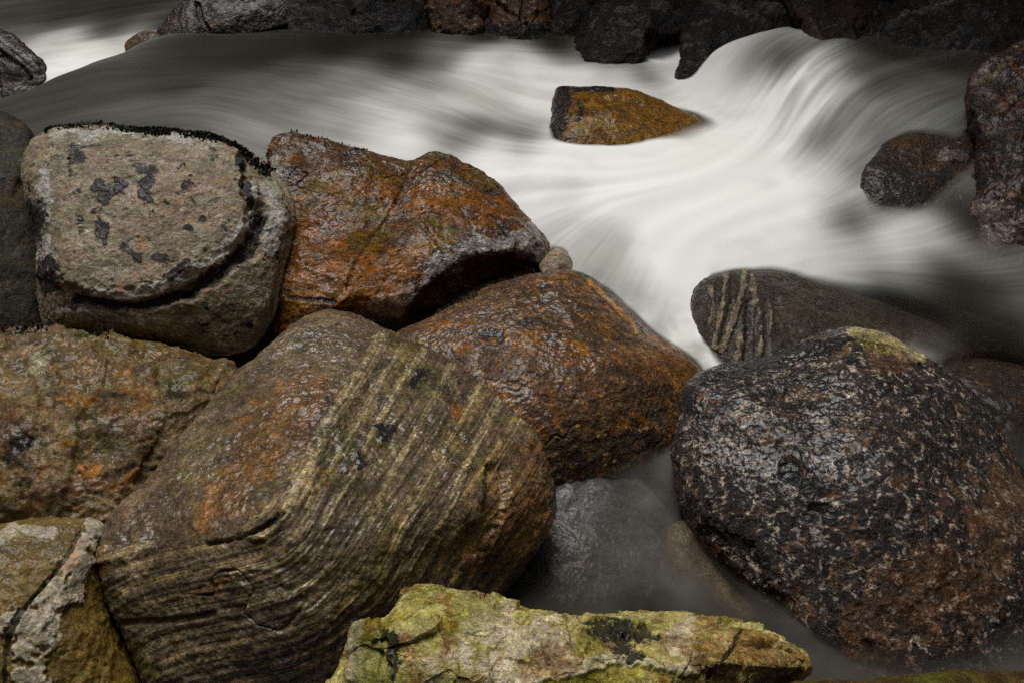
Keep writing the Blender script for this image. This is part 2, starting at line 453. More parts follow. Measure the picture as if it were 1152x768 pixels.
def scatter_moss(parent, path, width, n, mat, length=.018, seed=0, spread=.5):
    """short moss shoots growing out of the rock along a seam"""
    V, Fc, N, u, v, _ = o_data[parent.name]
    d, _, _ = pl_dist(u, v, spline(path, 6))
    idx = np.where(d < width)[0]
    rg = np.random.default_rng(seed)
    if len(idx) == 0: return None
    wgt = np.exp(-(d[idx] / (width * .6)) ** 2) * np.clip(.35 + 1.6 * fbm(V[idx] * 9, 3, seed), .01, 2)
    idx = rg.choice(idx, n, p=wgt / wgt.sum())
    vs, fs = [], []
    vv = np.zeros((n * 5, 3)); ff = []
    for k, i in enumerate(idx):
        b = V[i] + rg.normal(size=3) * .004
        up = N[i] * .7 + np.array([0, 0, .6]) + rg.normal(size=3) * spread
        up /= np.linalg.norm(up)
        L = length * rg.uniform(.4, 1.25)
        s1 = np.cross(up, rg.normal(size=3)); s1 /= np.linalg.norm(s1)
        w_ = L * rg.uniform(.28, .5)
        vv[k * 5:k * 5 + 5] = [b - N[i] * .004 - s1 * w_ * .6, b - N[i] * .004 + s1 * w_ * .6, b + up * L * .5 + s1 * w_, b + up * L, b + up * L * .5 - s1 * w_]
        q = k * 5
        ff += [(q, q + 1, q + 2), (q, q + 2, q + 4), (q + 4, q + 2, q + 3)]
    o = make_mesh('moss', vv, np.array(ff, np.int32), mat, parent=parent, loc=np.array(parent.location), smooth=False)
    return o
# ------------------------------------------------------------------ materials of the stones
M = {}
M['moss'] = None
def simple_mat(name, col, rough=.8, var=.4, scale=30):
    t = NT(name); tc = t.n('ShaderNodeTexCoord').outputs['Object']
    n = t.noise(tc, scale, 4)
    c = t.mix(n, tuple(x * (1 - var) for x in col), tuple(x * (1 + var) for x in col))
    p = t.n('ShaderNodeBsdfPrincipled'); t.l(c, p.inputs['Base Color']); p.inputs['Roughness'].default_value = rough
    t.l(p.outputs[0], t.out.inputs[0]); return t.m
M['moss'] = simple_mat('dark moss', (.022, .024, .008), .85, .8, 25)
M['grass'] = simple_mat('fresh grass', (.10, .20, .03), .5)

M['pale_gneiss'] = rock_material('pale tan gneiss', [(.10, .075, .05), (.20, .155, .10), (.24, .195, .125), (.28, .19, .12), (.21, .19, .14)], 4.5, 1,
    speck=.8, speck_col=(.38, .35, .27), speck_scale=70, speck_th=.56, lichen=.54, lichen_scale=17, wet=.25, rust=.12, sat=1.0, rust_col=(.33, .16, .07), green=.35, green_col=(.14, .14, .06),
    pale_col=(.42, .42, .38), dark_col=(.010, .010, .010), rough=(.35, .7), bump=.6, pit=.5, mottle=.55)
M['orange'] = rock_material('rust orange wet stone', [(.016, .012, .009), (.04, .022, .011), (.13, .05, .012), (.045, .028, .013), (.032, .025, .018)], 3.4, 2, 1.6,
    speck=.6, speck_col=(.26, .24, .21), speck_scale=50, speck_th=.58, rust=.16, rust_col=(.36, .125, .014), green=.45, green_col=(.12, .085, .010),
    pale_col=(.36, .36, .34), dark_col=(.02, .015, .012), rough=(.12, .42), bump=.7, aniso=((0, .2, .5), (1, 2.6, 1.8)), mottle=.9)
M['brown'] = rock_material('speckled brown wet stone', [(.018, .012, .008), (.052, .030, .016), (.085, .045, .022), (.05, .035, .025)], 3.2, 3, .8,
    speck=.85, speck_col=(.28, .15, .055), speck_scale=85, speck_th=.53, rust=.3, rust_col=(.17, .068, .015), lichen=.08, lichen_scale=16,
    pale_col=(.42, .19, .05), film=.15, rough=(.12, .42), bump=.55, grain=.7)
M['banded'] = rock_material('banded brown gneiss', [(.05, .037, .025), (.10, .069, .042), (.145, .107, .064), (.078, .062, .049)], 3.0, 4, 1.0,
    wet=1.0, gain=1.4, strata=.95, s_attr=True, sfreq=9, s_light=(.34, .25, .11), s_dark=(.018, .014, .010), speck=.6, speck_col=(.26, .22, .15), speck_scale=90, speck_th=.6,
    rust=.16, rust_col=(.20, .085, .022), green=.35, green_col=(.10, .085, .022), pale_col=(.42, .34, .185), dark_col=(.008, .008, .009), rough=(.13, .42), bump=.65, grain=.8, mottle=.85)
M['ochre'] = rock_material('rumpled ochre stone', [(.045, .034, .020), (.15, .10, .050), (.22, .16, .08), (.19, .10, .045), (.13, .115, .08)], 3.0, 5, 2.2,
    strata=.35, sdir=(.8, .3, .5), sfreq=10, s_light=(.30, .25, .15), s_dark=(.05, .04, .025), speck=.4, speck_col=(.3, .27, .2), speck_th=.6, green=.45, green_col=(.11, .10, .025),
    rust=.28, rust_col=(.28, .12, .03), wet=.55, pale_col=(.36, .32, .2), dark_col=(.02, .015, .01), rough=(.22, .5), bump=.75, pit=.5)
M['olive'] = rock_material('olive brown stone', [(.05, .036, .011), (.115, .078, .024), (.155, .105, .034), (.075, .05, .015)], 2.2, 6, .6, wet=.5,
    speck=.35, speck_col=(.26, .22, .12), speck_scale=90, speck_th=.62, pale_col=(.36, .32, .25), dark_col=(.02, .016, .01), rough=(.2, .45), bump=.4, grain=.6, mottle=.5)
M['black'] = rock_material('black speckled wet stone', [(.007, .007, .007), (.013, .012, .011), (.02, .016, .012), (.045, .025, .012)], 5.5, 7, 1.0,
    speck=.95, speck_col=(.33, .27, .215), speck_scale=95, speck_th=.528, rust=.2, rust_col=(.13, .066, .034),
    pale_col=(.46, .38, .22), dark_col=(.005, .005, .005), green_col=(.14, .11, .012), film=.17, rough=(.10, .36), bump=.55, grain=.6, pit=.7, mottle=.9)
M['ribbed'] = rock_material('ribbed dark brown stone', [(.014, .010, .007), (.034, .024, .014), (.05, .038, .023), (.026, .018, .011)], 4, 8,
    speck=.4, speck_col=(.22, .2, .15), speck_scale=60, speck_th=.6, pale_col=(.32, .26, .17), rough=(.15, .4), bump=.5, wet=.35, gain=.9)
M['wetdark'] = rock_material('dark wet stone', [(.010, .009, .008), (.022, .016, .011), (.04, .024, .012), (.018, .014, .011)], 4, 9, wet=.35, film=.2, gain=.8,
    speck=.3, speck_col=(.14, .10, .07), speck_scale=45, speck_th=.6, rust=.2, rust_col=(.10, .042, .010), pale_col=(.22, .20, .18), rough=(.14, .4), bump=.6)
M['pinkdark'] = rock_material('dark rusty pitted stone', [(.010, .009, .009), (.024, .018, .016), (.05, .028, .018), (.02, .016, .014)], 5, 10, wet=.35, gain=.95,
    speck=.5, speck_col=(.20, .14, .11), speck_scale=38, speck_th=.57, rust=.3, rust_col=(.17, .06, .018), pale_col=(.26, .19, .165), green_col=(.16, .12, .03), rough=(.2, .5), bump=.9, pit=.9)
M['shadowrock'] = rock_material('black bank stone darkened for shade', [(.005, .005, .005), (.010, .008, .007), (.016, .011, .008), (.008, .007, .006)], 3, 11,  # wet black stone, with the bank's shade put into its colour
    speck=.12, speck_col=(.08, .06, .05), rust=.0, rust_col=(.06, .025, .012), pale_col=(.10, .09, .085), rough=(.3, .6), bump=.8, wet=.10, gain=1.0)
M['redrock'] = rock_material('red brown bank stone', [(.015, .010, .007), (.06, .03, .016), (.11, .058, .03), (.04, .022, .013)], 5, 12, wet=.35,
    speck=.4, speck_col=(.22, .15, .10), speck_th=.58, rust=.2, pale_col=(.2, .16, .12), rough=(.3, .6), bump=.8)
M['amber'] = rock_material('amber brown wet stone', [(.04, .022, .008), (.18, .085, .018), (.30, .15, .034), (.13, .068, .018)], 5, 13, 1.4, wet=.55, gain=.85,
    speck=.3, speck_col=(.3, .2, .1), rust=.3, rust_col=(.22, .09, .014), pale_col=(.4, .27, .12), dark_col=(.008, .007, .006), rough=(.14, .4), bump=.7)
M['quartz'] = rock_material('yellow green quartz stone', [(.16, .13, .02), (.36, .31, .085), (.50, .45, .20), (.38, .30, .12), (.44, .38, .25)], 5, 14, 1.2,
    speck=.3, speck_col=(.6, .54, .36), speck_scale=40, speck_th=.62, wet=.5, rust=.36, rust_col=(.20, .085, .03), rust_op=.88, green=.36, green_col=(.15, .15, .010),
    pale_col=(.60, .52, .38), dark_col=(.02, .02, .010), rough=(.2, .5), bump=.75, grain=.4, mottle=.6)
M['tan'] = rock_material('tan submerged stone', [(.12, .09, .05), (.24, .18, .10), (.3, .24, .15)], 4, 15, rough=(.3, .6), bump=.4)
M['mossrock'] = rock_material('mossy brown stone', [(.03, .02, .008), (.07, .045, .015), (.09, .06, .02)], 5, 16, green=.7, green_col=(.08, .08, .012), rust=.3, rust_col=(.14, .06, .015), rough=(.3, .6), bump=.7)
M['oldgreen'] = rock_material('dark green brown stone', [(.012, .010, .005), (.03, .024, .009), (.045, .03, .01)], 4, 17, wet=.08, gain=1.0, green=.5, green_col=(.03, .034, .006), rust=.3, rust_col=(.06, .03, .008), rough=(.3, .6), bump=.6)
M['greystone'] = rock_material('grey stone', [(.05, .05, .05), (.10, .10, .10), (.16, .16, .155)], 5, 18, mottle=.5, rough=(.25, .5), bump=.6)

NEAR = 'boulders of the near bank'
FAR = 'boulders along the far bank'
MID = 'stones standing in the stream'

# ------------------------------------------------------------------ near bank, front to back
r_quartz = boulder('quartz_rock', 'yellow green quartz rock with rusty right end at the front edge', [
    (378, 800, 1.72), (392, 735, 1.78), (398, 702, 1.82), (424, 696, 1.86), (450, 662, 1.9), (472, 656, 1.92), (512, 668, 1.95), (562, 679, 1.95), (600, 691, 1.95), (640, 698, 1.96),
    (662, 691, 1.98), (700, 690, 2.0), (762, 687, 2.02), (830, 700, 2.03), (888, 714, 2.05), (906, 726, 2.04), (916, 756, 1.98), (890, 764, 1.92), (800, 800, 1.8), (600, 830, 1.66)],
    [(466, 690, 1.74), (458, 760, 1.68), (590, 745, 1.70), (720, 738, 1.74), (830, 750, 1.80), (640, 790, 1.62), (770, 705, 1.94)], .22, M['quartz'], 8, 40, .8, 3, NEAR, close_sigma=.8,
    mid=.004, ridge=.004, terr=.010, crack=.006, facet=.016,
    marks=[('rust', [(868, 740)], 60, 0, 1.0), ('rust', [(815, 735)], 56, 0, 1.0), ('rust', [(850, 720), (900, 750)], 40, 0, .8), ('dark', [(690, 708), (708, 722)], 24, -.014, 1.6), ('rust', [(500, 672), (508, 700), (495, 740)], 9, 0, 1.6),
           ('green', [(425, 700), (430, 760)], 26, 0, 1.0), ('dark', [(440, 720), (445, 765)], 10, 0, 1.8), ('pale', [(770, 702), (765, 730)], 17, .004, 1.2), ('pale', [(540, 705), (620, 722)], 26, 0, 1.5), ('pale', [(500, 740), (560, 755)], 26, 0, 1.8),
           (None, [(640, 698), (648, 728), (690, 740)], 4, -.010, 1.5), ('rust', [(600, 745), (640, 742)], 14, -.006, 1.6), ('dark', [(835, 705), (822, 728), (800, 760)], 2.5, -.005, 1.8), ('rust', [(455, 720), (470, 768)], 9, 0, 1.6),
           ('pale', [(405, 705), (400, 760)], 8, .004, .9), ('green', [(520, 690)], 30, 0, 1.2), ('green', [(680, 700), (660, 730)], 16, 0, 1.2), ('pale', [(600, 760), (700, 745), (780, 752)], 8, .008, 1.4)])
r_strip = boulder('mossy_rock', 'low mossy brown stone at the bottom edge right of the quartz rock', [
    (860, 790, 1.75), (885, 767, 1.8), (950, 762, 1.84), (1010, 759, 1.86), (1080, 753, 1.88), (1150, 756, 1.88), (1230, 765, 1.86), (1240, 830, 1.7), (1000, 850, 1.6)],
    [(1050, 800, 1.68)], .15, M['mossrock'], 6, 14, .6, 5, NEAR)
r_band = boulder('banded_boulder', 'big brown boulder with curving pale bands running down its right face', [
    (105, 612, 2.22), (128, 575, 2.32), (180, 520, 2.5), (230, 458, 2.7), (272, 414, 2.87), (318, 376, 3.0), (360, 351, 3.08), (402, 356, 3.06), (432, 371, 3.0), (472, 385, 2.95), (520, 413, 2.88),
    (562, 446, 2.8), (600, 484, 2.72), (622, 535, 2.63), (626, 580, 2.58), (606, 622, 2.54), (574, 664, 2.5), (540, 720, 2.4), (470, 790, 2.25), (380, 850, 2.1), (260, 860, 2.05), (190, 800, 2.06), (150, 740, 2.1), (116, 660, 2.18)],
    [(300, 588, 2.05), (215, 606, 2.1), (340, 505, 2.25), (390, 440, 2.52), (430, 378, 2.9), (260, 500, 2.38), (350, 400, 2.75), (460, 600, 2.17), (540, 560, 2.35), (560, 640, 2.38), (330, 720, 1.98), (200, 700, 2.04), (450, 480, 2.5), (160, 630, 2.12)],
    .55, M['banded'], 8, 26, 1.0, 7, NEAR, low=.014, mid=.008, ridge=.007, terr=.005,
    strata=[(20, 700), (110, 640), (170, 614), (215, 605), (262, 594), (300, 578), (335, 520), (372, 468), (405, 420), (432, 374), (470, 300)], s_amp=.003, s_freq=14,
    marks=[('pale', [(345, 528), (330, 560), (300, 590), (285, 596)], 15, .012, .7), ('pale', [(430, 382), (405, 425), (368, 478), (350, 515)], 10, .008, .7), ('pale', [(112, 625), (145, 622), (165, 612)], 10, .008, .9),
           ('rust', [(262, 550), (310, 490), (345, 445)], 30, 0, 1.3), ('rust', [(225, 590), (250, 560)], 14, 0, 1), ('rust', [(575, 570), (595, 530), (600, 600)], 34, 0, 1.3), ('rust', [(535, 620), (560, 600)], 24, 0, 1.3),
           ('dark', [(432, 490)], 13, .004, 1.1), ('dark', [(405, 522), (402, 510)], 8, .004, 1.1), ('dark', [(472, 420), (465, 432)], 7, .004, 1.1), ('dark', [(235, 612), (280, 602), (322, 578)], 3, -.010, 2.0),
           ('green', [(448, 385), (460, 395)], 12, 0, 1), (None, [(140, 700), (200, 697), (240, 690)], 4, -.010, .6), ('rust', [(220, 668), (255, 652)], 4, 0, .8),
           (None, [(560, 530), (552, 580), (530, 610)], 14, -.02, .8), ('pale', [(527, 520), (500, 580), (455, 645)], 4, .003, .8), ('pale', [(478, 392), (440, 448), (405, 515), (372, 575), (330, 622), (262, 645)], 4.5, .001, .9), ('pale', [(508, 412), (470, 480), (432, 550), (398, 610), (350, 655), (280, 680)], 4, .001, .9), ('pale', [(540, 432), (510, 490), (470, 560), (440, 620)], 2.5, .001, .9), ('pale', [(563, 446), (540, 490), (515, 540)], 5, .001, .9), ('pale', [(588, 470), (572, 500), (552, 535)], 3, .001, .8), ('pale', [(455, 384), (415, 450), (378, 515), (345, 570)], 3.5, .001, .9), (None, [(220, 610), (180, 520), (250, 430)], 5, -.004, 1.5)])
r_low = boulder('veined_boulder', 'olive brown boulder crossed by a raised grey vein in the bottom left corner', [
    (-110, 640, 2.1), (-40, 600, 2.2), (20, 586, 2.24), (62, 582, 2.26), (100, 586, 2.27), (118, 605, 2.26), (124, 680, 2.2), (160, 780, 2.1), (120, 860, 1.95), (0, 880, 1.85), (-110, 800, 1.9)],
    [(40, 640, 2.05), (80, 700, 2.0), (0, 720, 1.98), (20, 600, 2.18), (60, 790, 1.92)], .5, M['olive'], 7, 12, .9, 9, NEAR, mid=.008, ridge=.006,
    marks=[('pale', [(104, 592), (88, 625), (72, 650), (45, 690), (30, 728), (32, 775)], 17, .009, 2.2), ('dark', [(92, 595), (70, 632), (30, 680), (8, 725), (5, 775)], 3, -.010, 2.0), ('pale', [(20, 700), (60, 690), (50, 720)], 12, .004, 2), ('pale', [(60, 600), (20, 596), (-10, 610)], 8, .006, .9),
           ('rust', [(75, 640), (85, 610)], 7, .0, 1)])
r_left = boulder('rumpled_boulder', 'rumpled ochre boulder at the left edge below the black spotted boulder', [
    (-120, 420, 2.9), (-40, 385, 3.05), (30, 374, 3.12), (66, 371, 3.14), (110, 378, 3.12), (182, 391, 3.08), (232, 405, 3.02), (262, 415, 2.98), (250, 455, 2.85), (205, 520, 2.66), (165, 570, 2.52), (120, 600, 2.45), (40, 605, 2.4), (-40, 610, 2.35), (-120, 560, 2.4)],
    [(120, 430, 2.72), (40, 430, 2.72), (60, 520, 2.48), (150, 500, 2.56), (-30, 480, 2.55), (215, 440, 2.78), (70, 385, 3.0)], .5, M['ochre'], 7, 13, 1.2, 11, NEAR, mid=.018, ridge=.034, terr=.02,
    marks=[('dark', [(30, 495), (8, 515)], 8, -.012, .8), (None, [(130, 400), (120, 440), (95, 480), (80, 560)], 8, -.014, 1.2), (None, [(60, 420), (45, 480), (30, 560)], 7, -.012, 1.2), (None, [(180, 420), (190, 470), (160, 540)], 7, -.012, 1.2),
           ('green', [(90, 378), (200, 396), (240, 412)], 10, 0, 1), ('rust', [(150, 385), (235, 408)], 9, 0, 1), ('pale', [(40, 405), (48, 430)], 9, .004, 1)])
r_spot = boulder('spotted_boulder', 'pale flat faced boulder spotted with black lichen below the stream', [
    (24, 178, 3.75), (48, 148, 3.86), (92, 139, 3.92), (150, 144, 3.93), (232, 153, 3.92), (272, 168, 3.9), (302, 188, 3.84), (327, 212, 3.76), (331, 250, 3.66), (322, 300, 3.56), (310, 352, 3.48), (288, 386, 3.46), (248, 400, 3.44), (170, 390, 3.42), (90, 376, 3.42), (50, 366, 3.44), (38, 320, 3.5), (40, 260, 3.6), (26, 220, 3.7)],
    [(70, 160, 3.74), (260, 172, 3.76), (284, 230, 3.56), (255, 280, 3.42), (200, 322, 3.32), (120, 345, 3.28), (62, 318, 3.32), (50, 230, 3.52), (315, 260, 3.56), (180, 372, 3.36), (290, 330, 3.42)],
    .6, M['pale_gneiss'], 8, 20, .8, 13, NEAR, mid=.010, ridge=.008, low=.02,
    plate=dict(poly=[(0, 100), (150, 100), (262, 120), (276, 176), (284, 205), (286, 240), (270, 268), (245, 285), (225, 302), (190, 320), (140, 332), (95, 328), (64, 318), (30, 305), (0, 300)], drop=.022, soft=8, wob=12,
        grooves=[(3, 17, .035, [(292, 232), (288, 262), (262, 292), (215, 325)], 0), (2, 12, .022, [(210, 328), (150, 345), (80, 335)], 0), (2, 8, .03, [(275, 190), (282, 215), (292, 240), (305, 258)], 0)]),
    marks=[('pale', [(282, 205), (284, 240), (262, 272), (225, 300), (190, 320), (140, 332), (100, 330)], 8, .008, .7), ('dark', [(293, 238), (286, 268), (262, 292), (222, 318)], 11, 0, .8), ('dark', [(210, 328), (150, 345), (80, 337)], 8, 0, .9),
           ('pale', [(66, 150), (150, 148), (235, 158)], 7, 0, 2.2), ('pale', [(52, 190), (48, 250), (56, 310)], 7, 0, 2.2), ('pale', [(305, 210), (315, 240), (305, 275)], 12, .006, .9), ('pale', [(60, 352), (140, 362), (230, 360)], 6, 0, 1),
           ('dark', [(84, 168), (90, 178)], 7, .004, 1.3), ('dark', [(78, 185), (80, 195)], 5, .004, 1.3), ('dark', [(118, 222), (140, 214)], 6.5, .005, 2.2), ('dark', [(110, 240), (115, 262), (118, 280)], 6, .005, 2.2),
           ('dark', [(100, 188)], 7, .004, 1.2), ('dark', [(152, 188), (168, 192)], 7, .003, 1.3), ('dark', [(165, 205), (160, 218), (170, 228)], 6, .004, 2.2), ('dark', [(213, 210)], 8, .004, 1.2), ('dark', [(112, 205), (108, 212)], 5, .004, 1.2),
           ('dark', [(56, 300), (50, 320)], 14, .006, 1), ('dark', [(40, 235), (38, 260)], 14, .006, 1), ('dark', [(190, 310), (212, 296)], 6, .004, 1.3), ('dark', [(140, 278), (155, 290)], 5, .003, 1.3), ('dark', [(175, 290), (185, 292)], 6, .003, 1.3), ('dark', [(210, 255)], 6, .003, 1.2), ('dark', [(228, 245)], 5, .003, 1.2), ('dark', [(238, 178)], 4, .003, 1.2),
           ('dark', [(268, 178), (280, 210), (282, 222)], 6, 0, 1), (None, [(118, 192), (110, 200), (130, 205), (145, 202)], 3, -.004, .6),
           ('green', [(285, 178), (310, 205), (322, 225)], 7, 0, 1)])
r_edge = boulder('green_brown_boulder', 'dark green brown boulder cut by the left edge beside the pale spotted boulder', [  # dark green brown is the stone's own colour
    (-120, 160, 3.9), (-40, 128, 4.1), (0, 124, 4.15), (36, 150, 4.1), (40, 190, 3.95), (48, 260, 3.8), (52, 340, 3.65), (46, 384, 3.56), (-20, 400, 3.45), (-120, 380, 3.4)],
    [(-20, 230, 3.7), (-30, 320, 3.5)], .6, M['oldgreen'], 6, 12, 1, 15, NEAR)
r_orange = boulder('rust_orange_boulder', 'rust orange slab boulder with a grey sheen painted on its undercut lip right of the spotted boulder', [
    (298, 172, 4.0), (317, 149, 4.14), (346, 152, 4.2), (402, 166, 4.26), (458, 181, 4.3), (490, 170, 4.34), (530, 185, 4.3), (560, 206, 4.24), (588, 238, 4.14), (610, 264, 4.04), (622, 287, 3.98), (614, 303, 3.96),
    (582, 308, 3.95), (550, 318, 3.92), (520, 330, 3.86), (492, 350, 3.78), (460, 364, 3.7), (420, 362, 3.62), (370, 356, 3.58), (340, 380, 3.56), (310, 385, 3.6), (300, 300, 3.74), (296, 230, 3.9)],
    [(332, 250, 3.76), (430, 348, 3.5), (380, 345, 3.5), (490, 305, 3.62), (550, 272, 3.76), (600, 262, 3.92), (440, 250, 3.82), (345, 160, 4.1), (320, 345, 3.52), (520, 225, 4.02)],
    .55, M['orange'], 8, 16, 1, 17, NEAR, mid=.013, ridge=.013, close_sigma=.9,
    marks=[('pale', [(425, 345), (455, 335), (480, 312), (500, 292), (530, 282), (570, 270), (600, 262)], 13, .002, 2.0), (None, [(470, 352), (505, 320), (545, 300), (590, 298)], 13, -.045, .9),  # pale stroke is the lip's sheen, painted into the colour
           ('pale', [(590, 285), (612, 290)], 9, .004, 1), ('pale', [(308, 180), (322, 235)], 6, .004, 1.2), ('rust', [(360, 300), (430, 318)], 46, 0, 1.4), ('rust', [(335, 260), (345, 335)], 36, 0, 1.2), ('rust', [(420, 215), (560, 235)], 14, 0, 2), ('rust', [(440, 290), (470, 280)], 16, 0, 1.8), ('rust', [(380, 220)], 18, 0, 1), (None, [(470, 178), (440, 240), (400, 300), (390, 340)], 4, -.007, .6),
           ('green', [(400, 270), (440, 262)], 12, 0, 1.2), ('green', [(360, 210), (430, 240)], 10, 0, 1.3),
           ('dark', [(325, 335), (375, 340)], 3, -.006, .6)])
r_wedge = boulder('wedged_stone', 'small brown stone wedged under the lip of the rust orange boulder', [
    (470, 345, 3.86), (500, 322, 3.9), (540, 308, 3.95), (590, 302, 4.0), (612, 310, 3.95), (590, 330, 3.8), (530, 350, 3.7), (490, 362, 3.72)], [(540, 328, 3.74)], .3, M['brown'], 6, 12, .6, 19, NEAR)
r_pebble = boulder('pale_stone', 'small pale stone peeping out at the right end of the rust orange boulder', [
    (606, 300, 3.9), (616, 285, 3.96), (628, 279, 3.98), (641, 288, 3.96), (647, 300, 3.92), (640, 316, 3.86), (618, 318, 3.84)], [(628, 298, 3.82)], .2, M['pale_gneiss'], 6, 12, .5, 20, NEAR)
r_brown = boulder('brown_boulder', 'rounded speckled brown boulder with an orange line beside the white chute', [
    (440, 378, 3.3), (472, 362, 3.4), (512, 340, 3.5), (560, 318, 3.58), (600, 308, 3.62), (640, 302, 3.64), (664, 310, 3.62), (700, 340, 3.55), (736, 372, 3.48), (770, 395, 3.42), (795, 425, 3.32), (800, 470, 3.2), (775, 520, 3.06), (720, 560, 2.98), (650, 575, 2.92), (585, 540, 2.88), (520, 480, 2.94), (470, 420, 3.1)],
    [(560, 380, 3.12), (640, 330, 3.4), (640, 420, 2.98), (700, 430, 3.04), (620, 490, 2.84), (700, 370, 3.3), (690, 480, 2.95), (540, 430, 2.98)], .5, M['brown'], 8, 14, .8, 21, NEAR, mid=.008, ridge=.007,
    marks=[('pale', [(662, 314), (682, 336), (708, 362), (716, 375)], 3.2, .004, .6), (None, [(668, 312), (735, 372)], 5, -.006, .5), ('dark', [(655, 306), (675, 314), (690, 330)], 5, 0, 1), ('dark', [(612, 330)], 9, -.003, 1.3), ('dark', [(540, 375), (560, 378)], 7, -.004, 1.3), ('dark', [(590, 365)], 7, -.004, 1.3), ('rust', [(730, 400), (770, 420)], 26, 0, .9), ('rust', [(560, 450), (600, 490)], 18, 0, 1)])
r_black = boulder('black_boulder', 'big black boulder flecked with white and rust right of the brown pool', [
    (755, 520, 2.74), (762, 472, 2.82), (770, 434, 2.92), (798, 412, 3.02), (856, 402, 3.08), (908, 377, 3.14), (954, 367, 3.15), (1000, 376, 3.12), (1042, 402, 3.06), (1090, 434, 2.98), (1126, 490, 2.86), (1160, 545, 2.76), (1220, 600, 2.66), (1260, 700, 2.5), (1200, 800, 2.32), (1050, 830, 2.22), (930, 800, 2.28), (880, 720, 2.42), (820, 650, 2.54), (770, 580, 2.66)],
    [(800, 440, 2.86), (950, 385, 3.02), (790, 560, 2.58), (900, 500, 2.58), (985, 540, 2.42), (1060, 600, 2.36), (950, 640, 2.34), (1040, 440, 2.82), (1150, 660, 2.4), (1000, 720, 2.3), (1030, 390, 3.0)],
    .6, M['black'], 8, 13, .9, 23, NEAR, mid=.010, ridge=.010,
    marks=[('pale', [(962, 374), (1000, 384), (1030, 402)], 11, .004, 1.1), ('rust', [(985, 398), (1015, 404)], 15, 0, 1.0), ('green', [(965, 382), (1005, 390)], 10, 0, 1.1), ('rust', [(930, 385), (950, 400)], 9, 0, 1.8), ('rust', [(862, 495)], 9, 0, 1.1), ('rust', [(905, 440), (880, 450)], 8, 0, 2), ('rust', [(955, 505)], 9, 0, 1.3), ('rust', [(1012, 540)], 10, 0, 1.3),
           ('dark', [(888, 525), (905, 540)], 12, -.015, .9), ('dark', [(915, 570), (935, 576)], 6, -.008, .9), ('dark', [(795, 425), (870, 405), (940, 385)], 9, 0, 1.2), ('dark', [(775, 445), (785, 470)], 10, 0, 1), ('rust', [(930, 592), (975, 612)], 8, 0, 2.2), ('rust', [(980, 700), (1080, 640), (1150, 560)], 60, 0, 1.6), (None, [(800, 595), (850, 640), (880, 690)], 10, -.010, 1.6)])
r_tan = boulder('sunken_stone', 'tan stone sunken in the grey pool along the foot of the black boulder', [
    (748, 610, 2.79), (764, 585, 2.83), (800, 595, 2.78), (850, 640, 2.67), (890, 690, 2.57), (880, 740, 2.46), (820, 740, 2.5), (768, 670, 2.67)], [(810, 660, 2.60)], .3, M['tan'], 6, 12, .5, 25, NEAR)
r_grey = boulder('grey_stone', 'smooth grey stone sunken in the pool between the banded boulder and the black boulder', [
    (600, 540, 3.02), (622, 514, 3.07), (642, 507, 3.09), (672, 508, 3.09), (694, 520, 3.07), (726, 545, 3.02), (765, 590, 2.9), (790, 640, 2.76), (770, 700, 2.62), (690, 720, 2.54), (610, 710, 2.54), (560, 680, 2.62), (570, 600, 2.82)],
    [(660, 525, 3.0), (700, 600, 2.78), (640, 640, 2.66)], .3, M['greystone'], 7, 14, .6, 27, NEAR)
r_rib = boulder('ribbed_boulder', 'dark brown boulder with pale vertical ribs behind the black boulder', [
    (776, 352, 3.66), (781, 326, 3.74), (800, 310, 3.82), (858, 302, 3.88), (892, 307, 3.88), (930, 319, 3.88), (982, 336, 3.84), (1032, 354, 3.76), (1090, 385, 3.62), (1080, 430, 3.45), (960, 470, 3.3), (860, 475, 3.22), (808, 450, 3.34), (788, 405, 3.5)],
    [(820, 330, 3.62), (850, 390, 3.4), (900, 345, 3.58), (960, 370, 3.52)], .5, M['ribbed'], 7, 13, .8, 29, MID, mid=.008, ridge=.006,
    marks=[('pale', [(838, 306), (834, 330), (824, 360), (812, 395)], 4, .010, 1.6), ('pale', [(818, 310), (812, 345), (803, 390)], 3.2, .008, 1.8), ('pale', [(800, 326), (803, 345), (797, 370)], 2.5, .006, 1.8), ('pale', [(846, 310), (849, 338)], 3, .004, 2), ('pale', [(853, 348), (857, 372), (855, 398)], 2.5, .006, 1.8), ('pale', [(833, 378), (829, 402)], 3, .004, 1.8), ('pale', [(868, 350), (866, 378)], 1.6, .004, 2),
           (None, [(826, 312), (822, 350), (810, 395)], 5, -.012, .8), (None, [(845, 340), (842, 405)], 6, -.012, .8), (None, [(808, 320), (805, 360)], 4, -.008, .8), (None, [(862, 340), (862, 400)], 4, -.006, .8)])
r_dome = boulder('domed_stone', 'small dark domed stone with a brown crown beside the tall right edge boulder', [
    (960, 250, 4.32), (966, 210, 4.42), (976, 186, 4.52), (1000, 160, 4.64), (1030, 149, 4.7), (1070, 151, 4.74), (1120, 155, 4.74), (1140, 220, 4.5), (1110, 270, 4.3), (1030, 285, 4.2), (980, 278, 4.22)],
    [(1010, 190, 4.42), (1060, 175, 4.5), (1040, 230, 4.26)], .45, M['wetdark'], 7, 12, .9, 31, MID, mid=.01,
    marks=[('rust', [(1018, 158), (1045, 175), (1090, 190)], 14, 0, 1), ('pale', [(1060, 172), (1085, 178)], 5, .004, 1.6)])
